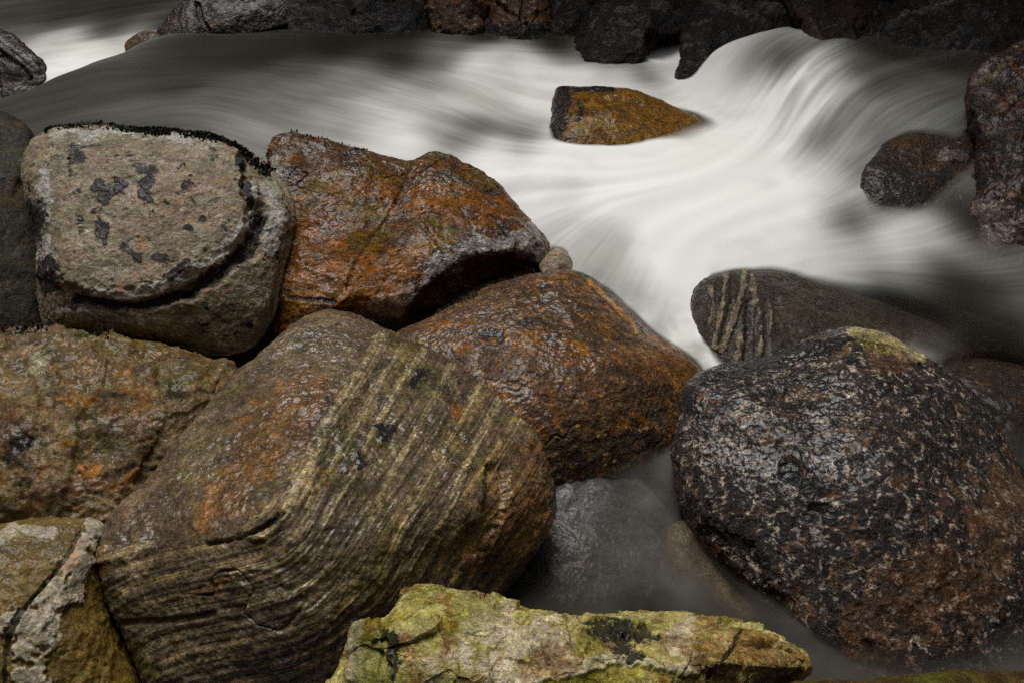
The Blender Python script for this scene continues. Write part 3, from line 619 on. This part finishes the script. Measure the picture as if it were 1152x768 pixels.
r_tall = boulder('tall_edge_boulder', 'tall dark rusty boulder cut by the right edge', [
    (1240, 20, 4.7), (1160, 42, 4.72), (1120, 62, 4.7), (1092, 95, 4.62), (1090, 132, 4.52), (1098, 165, 4.42), (1100, 220, 4.26), (1092, 255, 4.16), (1100, 302, 4.02), (1128, 345, 3.9), (1165, 385, 3.8), (1260, 390, 3.75)],
    [(1130, 110, 4.46), (1125, 200, 4.22), (1130, 280, 4.0), (1200, 250, 3.95)], .7, M['pinkdark'], 7, 14, 1.1, 33, NEAR, mid=.018, ridge=.02,
    marks=[('pale', [(1104, 75), (1112, 60), (1100, 88)], 10, .004, 1.2), ('green', [(1108, 95), (1120, 82), (1128, 75)], 5, .004, 1), ('rust', [(1130, 300), (1145, 330)], 14, 0, 1.3), ('pale', [(1110, 240), (1130, 255), (1115, 275)], 13, 0, 1.6), ('rust', [(1095, 265), (1100, 290)], 8, 0, 1.2), ('pale', [(1140, 280)], 14, 0, 1.5)])
r_sub = boulder('dark_stone', 'dark wet stone low under the foot of the tall right edge boulder', [
    (1056, 340, 4.1), (1075, 318, 4.16), (1110, 312, 4.16), (1200, 330, 4.1), (1220, 420, 3.8), (1120, 420, 3.8), (1070, 385, 3.95)], [(1120, 350, 3.9)], .4, M['wetdark'], 6, 12, .8, 35, NEAR)
r_sub2 = boulder('low_dark_stone', 'low dark stone half under water between the black boulder and the right edge', [
    (1050, 430, 3.35), (1070, 408, 3.42), (1110, 404, 3.44), (1160, 414, 3.42), (1240, 440, 3.35), (1260, 540, 3.0), (1160, 560, 2.95), (1090, 510, 3.08)], [(1130, 440, 3.2)], .4, M['wetdark'], 6, 12, .7, 37, NEAR)

# ------------------------------------------------------------------ in the stream and along the far bank
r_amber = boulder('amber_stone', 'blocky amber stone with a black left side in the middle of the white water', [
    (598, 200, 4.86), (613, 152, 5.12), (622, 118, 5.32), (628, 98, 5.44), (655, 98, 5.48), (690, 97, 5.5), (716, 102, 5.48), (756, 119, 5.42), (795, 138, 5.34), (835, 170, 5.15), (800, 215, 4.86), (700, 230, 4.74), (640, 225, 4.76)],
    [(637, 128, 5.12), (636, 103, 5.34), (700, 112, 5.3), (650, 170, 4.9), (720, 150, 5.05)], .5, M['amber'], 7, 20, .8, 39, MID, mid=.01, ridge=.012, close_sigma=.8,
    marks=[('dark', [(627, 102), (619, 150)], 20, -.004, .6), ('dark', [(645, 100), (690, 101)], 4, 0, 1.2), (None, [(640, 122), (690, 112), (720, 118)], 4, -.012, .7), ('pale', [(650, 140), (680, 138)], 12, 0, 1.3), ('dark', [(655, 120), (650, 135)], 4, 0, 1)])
boulder('grooved_rock', 'grey black rock with rounded grooves at the top left behind the stream', [
    (176, 44, 6.72), (186, 22, 6.8), (200, 4, 6.9), (230, -10, 6.95), (290, -20, 7.0), (330, -12, 7.0), (352, 6, 6.95), (345, 24, 6.85), (290, 40, 6.7), (200, 62, 6.55)], [(215, 24, 6.6), (300, 10, 6.75)], .5, M['wetdark'], 7, 14, 1.0, 41, FAR, mid=.016,
    marks=[(None, [(208, 0), (204, 18), (208, 36)], 4, -.04, .5), (None, [(222, 6), (226, 22), (234, 34)], 3.5, -.03, .6), ('pale', [(214, 8), (212, 30)], 5, 0, 1), ('rust', [(196, 22), (190, 36)], 6, 0, 1), ('pale', [(250, 10), (310, 5)], 7, 0, 1.6)])
boulder('striped_stone', 'dark striped stone cut by the left edge in the lower white pool', [
    (-60, 30, 6.5), (-10, 34, 6.5), (14, 40, 6.48), (36, 58, 6.42), (54, 78, 6.35), (40, 104, 6.22), (-30, 120, 6.1), (-70, 90, 6.2)], [(10, 70, 6.25)], .5, M['wetdark'], 6, 13, 1.0, 43, FAR, mid=.02,
    marks=[('pale', [(0, 44), (25, 62), (44, 78)], 3, .01, .8), (None, [(-5, 56), (20, 72), (34, 86)], 3, -.03, .6), ('pale', [(-5, 62), (14, 76)], 3, 0, 1)])
boulder('small_ledge_stone', 'small brown ledge stone at the rim where the stream drops to the left pool', [
    (140, 52, 6.62), (152, 40, 6.66), (168, 35, 6.68), (182, 42, 6.66), (180, 66, 6.55), (150, 74, 6.5)], [(164, 48, 6.56)], .3, M['redrock'], 6, 13, .5, 45, FAR)
def bank(name, label, ol, inner, mat, seed, T=.9, marks=(), level=6, p=14):
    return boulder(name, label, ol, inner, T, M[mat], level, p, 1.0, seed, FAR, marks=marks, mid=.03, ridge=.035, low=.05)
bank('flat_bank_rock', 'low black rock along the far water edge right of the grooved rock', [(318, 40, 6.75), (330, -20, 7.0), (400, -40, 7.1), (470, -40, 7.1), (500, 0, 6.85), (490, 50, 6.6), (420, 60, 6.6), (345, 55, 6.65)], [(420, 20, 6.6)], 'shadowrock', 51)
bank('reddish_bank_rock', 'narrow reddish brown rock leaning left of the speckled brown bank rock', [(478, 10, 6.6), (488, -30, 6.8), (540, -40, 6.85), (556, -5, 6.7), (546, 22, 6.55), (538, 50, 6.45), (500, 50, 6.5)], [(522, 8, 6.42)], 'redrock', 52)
bank('speckled_bank_rock', 'brown cracked rock face at the far water edge', [(534, 70, 6.5), (545, 8, 6.75), (562, -30, 6.9), (612, -30, 6.9), (618, 10, 6.7), (616, 70, 6.45), (575, 76, 6.4)], [(580, 20, 6.44)], 'redrock', 53, .5,  # reddish brown stone colour
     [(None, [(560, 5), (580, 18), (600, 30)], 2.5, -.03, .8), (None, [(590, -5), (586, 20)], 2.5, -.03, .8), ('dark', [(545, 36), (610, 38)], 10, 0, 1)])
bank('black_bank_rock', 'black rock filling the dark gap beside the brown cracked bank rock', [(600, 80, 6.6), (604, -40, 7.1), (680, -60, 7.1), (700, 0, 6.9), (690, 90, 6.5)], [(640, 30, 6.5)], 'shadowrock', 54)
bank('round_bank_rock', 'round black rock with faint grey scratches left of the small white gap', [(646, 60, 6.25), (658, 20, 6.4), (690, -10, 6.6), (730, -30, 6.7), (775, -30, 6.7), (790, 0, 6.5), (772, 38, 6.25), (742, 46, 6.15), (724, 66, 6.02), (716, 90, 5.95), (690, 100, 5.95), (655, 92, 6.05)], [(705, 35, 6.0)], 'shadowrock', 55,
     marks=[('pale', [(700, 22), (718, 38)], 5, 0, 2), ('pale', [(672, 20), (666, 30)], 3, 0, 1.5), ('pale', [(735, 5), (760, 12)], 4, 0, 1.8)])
bank('slab_bank_rock', 'broad black slab with grey highlights painted on its top edge behind the white hump of water', [(767, 110, 5.75), (768, 45, 5.95), (776, 10, 6.45), (800, -30, 6.7), (900, -50, 6.7), (935, 0, 6.3), (935, 60, 5.95), (910, 90, 5.8), (840, 115, 5.75)], [(845, 35, 5.98)], 'shadowrock', 56,
     marks=[('pale', [(800, 2), (830, 12), (880, 10), (905, 20)], 5, .01, 1.8), ('rust', [(790, 5), (815, 4)], 3, 0, 1.5)])  # pale stroke paints grey highlights into the stone colour
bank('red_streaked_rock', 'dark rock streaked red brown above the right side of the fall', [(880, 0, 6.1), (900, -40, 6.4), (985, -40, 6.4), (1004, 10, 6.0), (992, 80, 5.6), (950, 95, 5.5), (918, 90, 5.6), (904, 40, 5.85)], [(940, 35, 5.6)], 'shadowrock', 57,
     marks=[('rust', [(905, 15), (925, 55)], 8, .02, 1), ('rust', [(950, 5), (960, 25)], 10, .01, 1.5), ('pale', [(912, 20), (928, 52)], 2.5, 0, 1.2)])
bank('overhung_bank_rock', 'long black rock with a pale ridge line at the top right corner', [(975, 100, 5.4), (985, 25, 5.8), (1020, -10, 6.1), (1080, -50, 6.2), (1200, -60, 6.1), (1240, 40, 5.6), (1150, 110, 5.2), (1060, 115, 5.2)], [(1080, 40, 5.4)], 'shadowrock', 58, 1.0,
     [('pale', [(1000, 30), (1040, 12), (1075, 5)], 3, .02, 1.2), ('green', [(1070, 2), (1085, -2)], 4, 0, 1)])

# mosses growing on stones
scatter_moss(r_spot, [(50, 142), (110, 136), (170, 143), (232, 152), (275, 168), (300, 188)], 9, 6500, M['moss'], .017, 1, 1.3)
scatter_moss(r_left, [(0, 374), (60, 371), (115, 378)], 9, 1400, M['moss'], .012, 2, .9)
scatter_moss(r_orange, [(298, 172), (308, 158), (318, 149), (360, 153), (410, 168)], 6, 700, M['moss'], .010, 3, .9)
scatter_moss(r_brown, [(490, 350), (530, 330), (575, 314)], 9, 1200, M['moss'], .011, 4, .9)

# ------------------------------------------------------------------ water surface height
WP = [  # pixel x, pixel y, height
    (650, 560, .06), (700, 640, .05), (600, 650, .05), (850, 720, .075), (1000, 745, .09), (1140, 700, .10), (900, 660, .085), (1050, 690, .10), (700, 520, .08), (760, 450, .10), (620, 540, .06), (760, 560, .07), (740, 490, .09),
    (770, 392, .12), (750, 335, .17), (720, 285, .215), (660, 282, .235), (790, 410, .11), (690, 330, .2),
    (600, 200, .30), (750, 200, .29), (850, 220, .28), (950, 262, .23), (1020, 282, .21), (1050, 330, .17), (1100, 385, .13), (900, 290, .22), (820, 290, .22), (1130, 470, .10),
    (550, 165, .32), (800, 150, .32), (700, 90, .36), (500, 80, .39), (480, 160, .34), (560, 70, .42), (640, 75, .38),
    (850, 68, .55), (885, 66, .58), (930, 76, .575), (965, 95, .55), (985, 120, .51), (990, 60, .62), (1050, 72, .61), (905, 58, .60), (1050, 110, .54), (838, 46, .60), (800, 62, .50), (775, 80, .385), (760, 68, .39), (745, 55, .42),
    (790, 105, .355), (830, 140, .335), (880, 185, .315), (930, 215, .29), (1000, 145, .44), (1060, 150, .44), (960, 170, .37), (1120, 90, .6),
    (400, 100, .38), (300, 110, .385), (200, 90, .395), (110, 105, .385), (30, 122, .37), (380, 50, .44), (300, 48, .45), (460, 48, .45), (550, 50, .45), (680, 68, .42), (740, 74, .40), (200, 145, .36), (330, 145, .35), (240, 60, .43)]
WX = np.array([at_z(*q) for q in WP])
ridge_px = [(-60, 133, .355), (0, 112, .37), (60, 90, .385), (100, 74, .40), (150, 54, .415), (190, 41, .43)]
RX = np.array([at_z(*q) for q in ridge_px])
LOW = []
for q in RX[:-1]:                                    # the far side of the sill: the stream drops to the lower left pool
    for k, z in ((.22, q[2] - .10), (.5, .14), (1.1, .13)):
        LOW.append((q[0] - .25 * k, q[1] + k, z))
LOW += [tuple(at_z(*q)) for q in ((60, 60, .15), (120, 45, .17), (100, 25, .2), (0, 30, .17), (170, 20, .25), (20, 5, .22), (-100, 60, .14))]
EX = [(-6, 4.5, .33), (-6, 8, .1), (5, 5.5, .6), (5, 3.5, .2), (4, 1.5, .12), (0, .6, .04), (-3, 9.5, .24), (-4.5, 11, .26), (-2, 10.5, .26), (3, 8, .65), (0, 9, .45), (-4, 2.5, .2), (6, 8, .7)]
BK = [tuple(at(*q)) for q in ()]
EX += [(x_, y_, -.12) for x_, y_, _ in [at(250, 470, 2.75), at(120, 300, 3.75), at(240, 260, 3.85), at(420, 290, 3.8), at(380, 400, 3.2), at(180, 420, 3.25), at(60, 480, 2.9), at(320, 600, 2.5), at(60, 680, 2.4), at(470, 340, 3.65), at(300, 380, 3.4), at(30, 420, 3.3), at(0, 300, 3.8)]]
CT = np.vstack([WX, RX, np.array(LOW), np.array(EX)])
def phi(r): return np.sqrt(r * r + .10 ** 2)
def rbf_fit(c, val, lam=2e-3):
    n = len(c); K = -phi(np.linalg.norm(c[:, None] - c[None], axis=2)) + lam * -np.eye(n)
    A = np.zeros((n + 1, n + 1)); A[:n, :n] = K; A[:n, n] = 1; A[n, :n] = 1
    return np.linalg.solve(A, np.append(val, 0))
wfit = rbf_fit(CT[:, :2], CT[:, 2])
def wz(x, y):
    out = np.full(x.shape, wfit[-1])
    for k in range(len(CT)): out -= wfit[k] * phi(np.hypot(x - CT[k, 0], y - CT[k, 1]))
    return out
STEP = .0125
xs = np.arange(-5.4, 4.8, STEP); ys = np.arange(.9, 10.8, STEP)
GX, GY = np.meshgrid(xs, ys)
GZ = wz(GX.ravel(), GY.ravel()).reshape(GX.shape)
ny, nx = GX.shape
def gblur(a, n=1):
    for _ in range(n):
        a = np.pad(a, 1, mode='edge'); a = (a[:-2] + 2 * a[1:-1] + a[2:]) / 4; a = (a[:, :-2] + 2 * a[:, 1:-1] + a[:, 2:]) / 4
    return a
GZ = gblur(GZ, 6)
def hit(px, py):
    d = np.arange(1.2, 9.5, .01); P = at(np.full(d.shape, px), np.full(d.shape, py), d)
    ix = np.clip(((P[:, 0] - xs[0]) / STEP).astype(int), 0, nx - 1); iy = np.clip(((P[:, 1] - ys[0]) / STEP).astype(int), 0, ny - 1)
    b = np.where(P[:, 2] <= GZ[iy, ix])[0]
    return P[b[0]] if len(b) else P[-1]

# how white the water runs, sampled over the surface (brightness 0..255 at a point)
FS = [(10, 130, 62), (60, 115, 60), (120, 105, 66), (200, 90, 55), (150, 130, 85), (250, 110, 90), (300, 120, 108), (330, 100, 112), (240, 60, 40), (300, 60, 34), (380, 50, 25), (330, 85, 75), (400, 90, 120), (430, 130, 165), (462, 150, 200), (448, 142, 185), (470, 160, 195), (455, 122, 160), (380, 140, 140), (300, 145, 120), (450, 60, 45),
    (500, 62, 100), (560, 60, 185), (540, 75, 195), (600, 75, 205), (660, 85, 215), (700, 90, 220), (480, 100, 135), (520, 110, 165), (560, 120, 165), (600, 110, 190), (480, 145, 120), (540, 145, 95), (585, 158, 105), (510, 162, 120), (620, 170, 205), (560, 172, 200), (535, 185, 205), (600, 200, 215), (680, 170, 215),
    (750, 180, 225), (800, 160, 228), (700, 220, 215), (650, 240, 185), (690, 280, 165), (640, 262, 160), (740, 270, 205), (800, 230, 218), (760, 320, 215), (740, 340, 185), (705, 325, 145), (770, 370, 215), (790, 395, 175), (850, 250, 208), (900, 220, 200), (930, 200, 175), (870, 180, 218), (830, 120, 222), (800, 95, 226),
    (850, 100, 205), (780, 80, 225), (840, 55, 165), (800, 65, 195), (870, 60, 110), (885, 70, 75), (900, 80, 150), (930, 85, 175), (920, 110, 190), (950, 120, 160), (970, 80, 85), (1000, 80, 80), (1050, 90, 80), (1000, 110, 85), (980, 140, 100), (1010, 140, 130), (1060, 140, 115), (1080, 150, 70), (940, 160, 140), (960, 190, 115), (962, 250, 85),
    (900, 270, 195), (950, 285, 170), (1000, 270, 190), (1045, 265, 170), (1000, 300, 150), (1060, 300, 55), (1080, 330, 30), (1040, 340, 34), (1000, 325, 60), (920, 298, 180), (860, 290, 195), (1100, 390, 18), (1130, 400, 18), (1080, 250, 28), (450, 35, 18), (550, 45, 28), (620, 50, 22), (680, 68, 60), (720, 75, 85), (745, 60, 235), (735, 64, 230), (755, 66, 230), (748, 74, 215), (1000, 58, 40), (1060, 70, 48), (1100, 75, 40),
    (790, 410, 105), (770, 440, 62), (750, 480, 78), (720, 510, 85), (700, 490, 66), (660, 540, 74), (650, 580, 62), (700, 600, 70), (750, 580, 55), (700, 640, 50), (620, 650, 50), (680, 680, 44), (760, 640, 62), (800, 660, 66), (850, 700, 42), (900, 740, 52), (1000, 745, 62), (1100, 740, 62), (1000, 700, 52), (1100, 680, 60), (1150, 700, 60), (900, 690, 52), (1120, 480, 40),
    (100, 62, 205), (60, 50, 175), (150, 52, 180), (20, 100, 185), (60, 80, 200), (130, 30, 60), (60, 22, 55), (20, 18, 62), (190, 25, 55), (80, 8, 45), (140, 10, 40), (30, 35, 90), (-40, 70, 170)]
FS = np.array(FS, float)
FH = np.array([hit(a, b) for a, b, _ in FS])
fval = np.clip((FS[:, 2] / 255) ** 2.2 / .60, 0, 1) ** 1.12
gu, gv, gd = proj(np.stack([GX.ravel(), GY.ravel(), GZ.ravel()], 1))
fu, fv, fd = proj(FH)
num = np.zeros(GX.size); den = np.zeros(GX.size)
for k in range(len(FS)):
    sc_k = 1.0
    r2 = ((GX.ravel() - FH[k, 0]) ** 2 + ((GY.ravel() - FH[k, 1]) * .62) ** 2) / (FH[k, 1] * .055) ** 2
    w_ = 1 / (r2 + .12) ** 2.7
    num += w_ * fval[k]; den += w_
foam = gblur((num / den).reshape(GX.shape), 50)

FLOW = [(1050, 90, -100, 8), (980, 80, -60, 10), (920, 90, -45, 40), (880, 150, -40, 55), (950, 180, -50, 35), (800, 120, -60, 30), (840, 50, -60, 20), (700, 90, -80, 0), (300, 110, -100, -22), (450, 100, -100, -28), (550, 110, -80, -40), (150, 95, -80, 8), (50, 112, -60, 14), (650, 180, -100, -8), (750, 220, -80, 15), (900, 250, -80, 10), (1000, 275, -80, 8),
    (760, 320, -12, 50), (700, 280, -14, 30), (770, 380, -5, 40), (740, 470, -50, 40), (700, 600, -20, 50), (650, 650, 20, 30), (800, 680, 60, 20), (1000, 740, 80, 10), (1050, 340, -80, -26), (1100, 380, -80, -36), (100, 58, -60, 8), (400, 50, -100, -2), (600, 60, -100, 2), (930, 110, -45, 45), (1000, 140, -60, 14), (850, 100, -50, 40), (850, 190, -60, 30)]
FA = np.array([hit(a, b) for a, b, _, _ in FLOW]); FB = np.array([at_z(a + c, b + d_, FA[k, 2]) for k, (a, b, c, d_) in enumerate(FLOW)])
fl = (FB - FA)[:, :2]; fl /= np.linalg.norm(fl, axis=1)[:, None]
nu = np.zeros((GX.size, 2)); de = np.zeros(GX.size)
for k in range(len(FLOW)):
    r2 = ((GX.ravel() - FA[k, 0]) ** 2 + ((GY.ravel() - FA[k, 1]) * .7) ** 2) / (FA[k, 1] * .1) ** 2
    w_ = 1 / (r2 + .2) ** 1.5
    nu += w_[:, None] * fl[k]; de += w_
fx = gblur((nu[:, 0] / de).reshape(GX.shape), 8); fy = gblur((nu[:, 1] / de).reshape(GX.shape), 8)
nn_ = np.hypot(fx, fy) + 1e-6; fx /= nn_; fy /= nn_
def samp(a, X, Y):
    X = np.clip(X, 0, nx - 1.001); Y = np.clip(Y, 0, ny - 1.001); i = X.astype(np.int32); j = Y.astype(np.int32); u = X - i; v = Y - j
    return (a[j, i] * (1 - u) + a[j, i + 1] * u) * (1 - v) + (a[j + 1, i] * (1 - u) + a[j + 1, i + 1] * u) * v
def lic(src, steps, h):
    acc = src.copy(); tot = 1.0
    for sg in (1, -1):
        X, Y = np.meshgrid(np.arange(nx, dtype=float), np.arange(ny, dtype=float))
        for k in range(steps):
            vx = samp(fx, X, Y); vy = samp(fy, X, Y)
            X = X + sg * h * vx; Y = Y + sg * h * vy
            w_ = .5 + .5 * math.cos(math.pi * (k + 1) / (steps + 1))
            acc += w_ * samp(src, X, Y); tot += w_
    return acc / tot
def unit(a): return (a - a.mean()) / a.std()
n1 = unit(lic(unit(gblur(RNG.normal(size=GX.shape), 24)), 22, 3.0))
n2 = unit(lic(unit(gblur(RNG.normal(size=GX.shape), 1)), 16, 2.2))
n3 = unit(lic(unit(gblur(RNG.normal(size=GX.shape), 60)), 14, 5.0))
streak = .5 * n1 + .16 * n2 + .6 * n3
calm = np.clip((GY - 1.5) / 2.0, .45, 1)
fallm = np.exp(-(((gu - 905) / 62) ** 2 + ((gv - 120) / 48) ** 2)).reshape(GX.shape)
f2 = foam * np.exp(.18 * streak * calm * (1 - .85 * foam) * (1 + 4.5 * fallm) * (1 - .8 * sstep(3.4, 2.9, GY) * sstep(-.6, -.3, GX))) + .05 * foam * (1 - foam) * streak
lowp = sstep(3.4, 2.9, GY) * sstep(-.6, -.3, GX)
smoke = fbm(np.stack([GX.ravel() * 4.5, GY.ravel() * 4.5, 0 * GX.ravel()], 1) + .5 * fbm(np.stack([GX.ravel() * 2, GY.ravel() * 2, 0 * GX.ravel() + 3], 1), 2, 80)[:, None], 4, 81).reshape(GX.shape)
f2 = f2 * np.exp(lowp * .8 * smoke) * (1 + .25 * lowp * sstep(.35, .8, GX) - .2 * lowp)
fine = unit(lic(unit(RNG.normal(size=GX.shape)), 9, 1.6))
f2 = f2 * (1 + .10 * fine * (1 - foam) * calm) + .08 * smoke * foam * (1 - lowp)
foam_f = np.clip(f2, 0, .985)
fallm = np.exp(-(((gu - 900) / 60) ** 2 + ((gv - 115) / 45) ** 2)).reshape(GX.shape)
GZ = GZ + .0025 * n1 * (.3 + foam) + .006 * n3 * .6 + .020 * fallm * n1 + .006 * fallm * n2

# depth of water over the stones
bvv, bvf, off = [], [], 0
nv5, f5 = len(ico(5)[0]), ico(5)[1]
for V, Fc in BODIES:
    if len(V) < nv5: continue
    bvv.append(V[:nv5]); bvf.append(f5 + off); off += nv5
bv = BVHTree.FromPolygons(np.vstack(bvv).tolist(), np.vstack(bvf).tolist())
DOWN = Vector((0, 0, -1))
def water_depth(x, y, z_):
    r = bv.ray_cast(Vector((x, y, z_)), DOWN)
    if r[0] is None: return .5
    if r[1].z > 0: return z_ - r[0].z                 # open water, also under an overhang
    q = bv.ray_cast(Vector((x, y, 6)), DOWN)
    return min(-.002, z_ - q[0].z) if q[0] is not None else .5
SUB = 2
tz = np.full(GX[::SUB, ::SUB].shape, .5); cz_ = GZ[::SUB, ::SUB]
cx_, cy_ = GX[::SUB, ::SUB], GY[::SUB, ::SUB]
vis = ((gu > -260) & (gu < 1420) & (gv > -60) & (gv < 900)).reshape(GX.shape)[::SUB, ::SUB]
for j in range(tz.shape[0]):
    for i in np.where(vis[j])[0]: tz[j, i] = max(-.06, min(.5, water_depth(cx_[j, i], cy_[j, i], cz_[j, i])))
yy = np.clip(np.arange(ny) / SUB, 0, tz.shape[0] - 1.001); xx = np.clip(np.arange(nx) / SUB, 0, tz.shape[1] - 1.001)
j0 = yy.astype(int)[:, None]; i0 = xx.astype(int)[None]; vv_ = (yy - yy.astype(int))[:, None]; uu_ = (xx - xx.astype(int))[None]
TZ = (tz[j0, i0] * (1 - uu_) + tz[j0, i0 + 1] * uu_) * (1 - vv_) + (tz[j0 + 1, i0] * (1 - uu_) + tz[j0 + 1, i0 + 1] * uu_) * vv_
depth = gblur(TZ, 2)

soft = np.full(GX.size, .03)
for (px, py, rx, ry, val) in ((780, 140, 40, 25, .08), (990, 345, 90, 30, .16), (730, 485, 110, 60, .24), (660, 620, 150, 120, .10), (810, 650, 60, 60, .2), (950, 720, 330, 90, .17), (1090, 440, 80, 60, .12), (990, 255, 40, 30, .08)):
    soft = np.maximum(soft, val * np.exp(-(((gu - px) / rx) ** 2 + ((gv - py) / ry) ** 2) * .7))
t = NT('silky stream water')
fa = t.attr('foam'); da = t.attr('depth'); sa = t.attr('streak')
murk = t.math('SUBTRACT', 1.0, t.math('POWER', 2.718, t.math('MULTIPLY', t.math('MAXIMUM', da, 0.0), -7.0)))
cover = t.step(da, -.006, t.attr('soft'))
tr = t.n('ShaderNodeBsdfTransparent'); t.l(t.mix(murk, (1, 1, 1), (.55, .38, .2)), tr.inputs[0])
df = t.n('ShaderNodeBsdfDiffuse'); df.inputs[0].default_value = (.011, .009, .005, 1)
gl = t.n('ShaderNodeBsdfGlossy'); gl.inputs['Roughness'].default_value = .28; gl.inputs[0].default_value = (.9, .9, .9, 1)
fr = t.n('ShaderNodeFresnel'); fr.inputs[0].default_value = 1.33
m1 = t.n('ShaderNodeMixShader'); t.l(t.math('MULTIPLY', murk, .9), m1.inputs[0]); t.l(tr.outputs[0], m1.inputs[1]); t.l(df.outputs[0], m1.inputs[2])
m2 = t.n('ShaderNodeMixShader'); t.l(t.math('MULTIPLY', t.math('MULTIPLY', fr.outputs[0], .13), cover), m2.inputs[0]); t.l(m1.outputs[0], m2.inputs[1]); t.l(gl.outputs[0], m2.inputs[2])
tcw = t.n('ShaderNodeTexCoord').outputs['Object']
wcol = t.mix(t.noise(tcw, 1.3, 2), (.72, .73, .66), (.80, .80, .79))
wcol = t.mix(fa, (.60, .61, .53), wcol)
fw = t.n('ShaderNodeBsdfDiffuse'); t.l(wcol, fw.inputs[0])
m3 = t.n('ShaderNodeMixShader'); t.l(t.math('MULTIPLY', fa, cover), m3.inputs[0]); t.l(m2.outputs[0], m3.inputs[1]); t.l(fw.outputs[0], m3.inputs[2])
t.l(m3.outputs[0], t.out.inputs[0])
idx = np.arange(nx * ny).reshape(ny, nx)
Q = np.stack([idx[:-1, :-1], idx[:-1, 1:], idx[1:, 1:], idx[1:, :-1]], -1).reshape(-1, 4)
keepq = (depth.ravel()[Q] > -.03).any(1)             # leave out what lies well inside the stones
Q = Q[keepq]
used = np.unique(Q); remap = np.zeros(nx * ny, np.int64); remap[used] = np.arange(len(used))
WV = np.stack([GX.ravel(), GY.ravel(), GZ.ravel()], 1)[used]
water = make_mesh('water', WV, remap[Q], t.m, dict(foam=foam_f.ravel()[used], depth=depth.ravel()[used], streak=streak.ravel()[used], soft=soft[used]))
tag(water, 'silky white and dark stream water running between the boulders', None, None, 'structure')

# ------------------------------------------------------------------ river bed and banks, with unseen slopes raised to block sky light
bx = np.concatenate([np.linspace(-60, -7, 24), np.linspace(-6.8, 6.8, 137), np.linspace(7, 60, 24)])
by = np.concatenate([np.linspace(-40, -1, 14), np.linspace(-.9, 13, 140), np.linspace(13.5, 80, 30)])
BX, BY = np.meshgrid(bx, by)
bp = np.stack([BX.ravel(), BY.ravel(), 0 * BX.ravel()], 1)
nz = fbm(bp * .9, 4, 71).reshape(BX.shape)
wl = wz(np.clip(BX.ravel(), -5.5, 5), np.clip(BY.ravel(), .8, 9)).reshape(BX.shape)
z = wl - .38 + .06 * nz
far_ = BY + .3 * nz + .9 * sstep(.3, 1.8, BX) - 3.6 * sstep(-1.9, -3.0, BX)
z = z + sstep(7.3, 8.3, far_) * (4.2 + .8 * nz) + np.clip(far_ - 9, 0, 30) * .62 * (1 + .15 * nz)  # far wall and hill made tall to shade the far bank
z = z + sstep(2.9, 4.0, BX + .2 * nz) * 2.6 * sstep(1.5, 3.5, BY) + np.clip(BX + .3 * nz - 4.5, 0, 30) * 1.1  # right wall and slope raised to cut sky light
z = z + np.clip(-BX + .3 * nz - 7, 0, 30) * 1.0 + np.clip(-BY - 2.5 + .3 * nz, 0, 30) * 1.3  # added left and rear hills, out of view, block low sky
near = np.minimum(sstep(1.35, .6, BY), 1) * .35
z = z + near
z = z + sstep(3.4, 2.6, BY) * sstep(-.6, -1.2, BX) * .3
nb_ = len(bx)
ii = np.arange(BX.size).reshape(BX.shape)
Qb = np.stack([ii[:-1, :-1], ii[:-1, 1:], ii[1:, 1:], ii[1:, :-1]], -1).reshape(-1, 4)
M['bed'] = rock_material('dark stream bed', [(.008, .007, .005), (.02, .014, .008), (.03, .02, .01)], 3, 20, speck=.3, speck_col=(.1, .08, .05), speck_scale=20, rough=(.6, .9), bump=.8, wet=0, gain=1.0)
bed = make_mesh('riverbed_and_shade_hills', np.stack([BX.ravel(), BY.ravel(), z.ravel()], 1), Qb, M['bed'])
tag(bed, None, None, None, 'structure')

# ------------------------------------------------------------------ small things in the seam at the bottom edge
def pebble(px, py, d, r, label, mat, seed):
    a = np.linspace(0, 2 * math.pi, 8, endpoint=False); rg = np.random.default_rng(seed)
    ol = [(px + r * math.cos(q) * rg.uniform(.8, 1.15) * 1.25, py + r * math.sin(q) * rg.uniform(.8, 1.1) * .8, d) for q in a]
    return boulder('pebble', label, ol, [(px, py - r * .2, d - .02)], .05, M[mat], 5, 8, .25, seed, 'pebbles in the seam beside the quartz rock', cat='pebble')
pebble(352, 762, 2.08, 13, 'red brown pebble in the seam left of the quartz rock, nearest the grass blade', 'redrock', 81)
pebble(326, 770, 2.06, 11, 'tan pebble at the bottom edge under the banded boulder', 'tan', 82)
pebble(376, 748, 2.10, 9, 'small dark pebble in the seam touching the quartz rock', 'olive', 83)
c0 = at(374, 772, 2.0); c1 = at(380, 762, 1.98); c2 = at(392, 752, 1.98)
cl = spline([c0, c1, c2], 6); n_ = len(cl)
wd_ = .0035 * (1 - np.linspace(0, 1, n_) ** 2 * .95); sdv = np.array([.35, -.2, .9])
sdv /= np.linalg.norm(sdv); th_ = np.array([0, -.0006, .0004])
bvx = np.vstack([cl - sdv * wd_[:, None], cl + th_ * 2, cl + sdv * wd_[:, None], cl - th_ * 2])
bq = []
for k in range(n_ - 1):
    for a_, b_ in ((0, 1), (1, 2), (2, 3), (3, 0)):
        bq.append((a_ * n_ + k, a_ * n_ + k + 1, b_ * n_ + k + 1, b_ * n_ + k))
gb = make_mesh('grass_blade', bvx, np.array(bq, np.int32), M['grass'], loc=c0)
tag(gb, 'single bright green grass blade in the seam left of the quartz rock', 'grass blade')
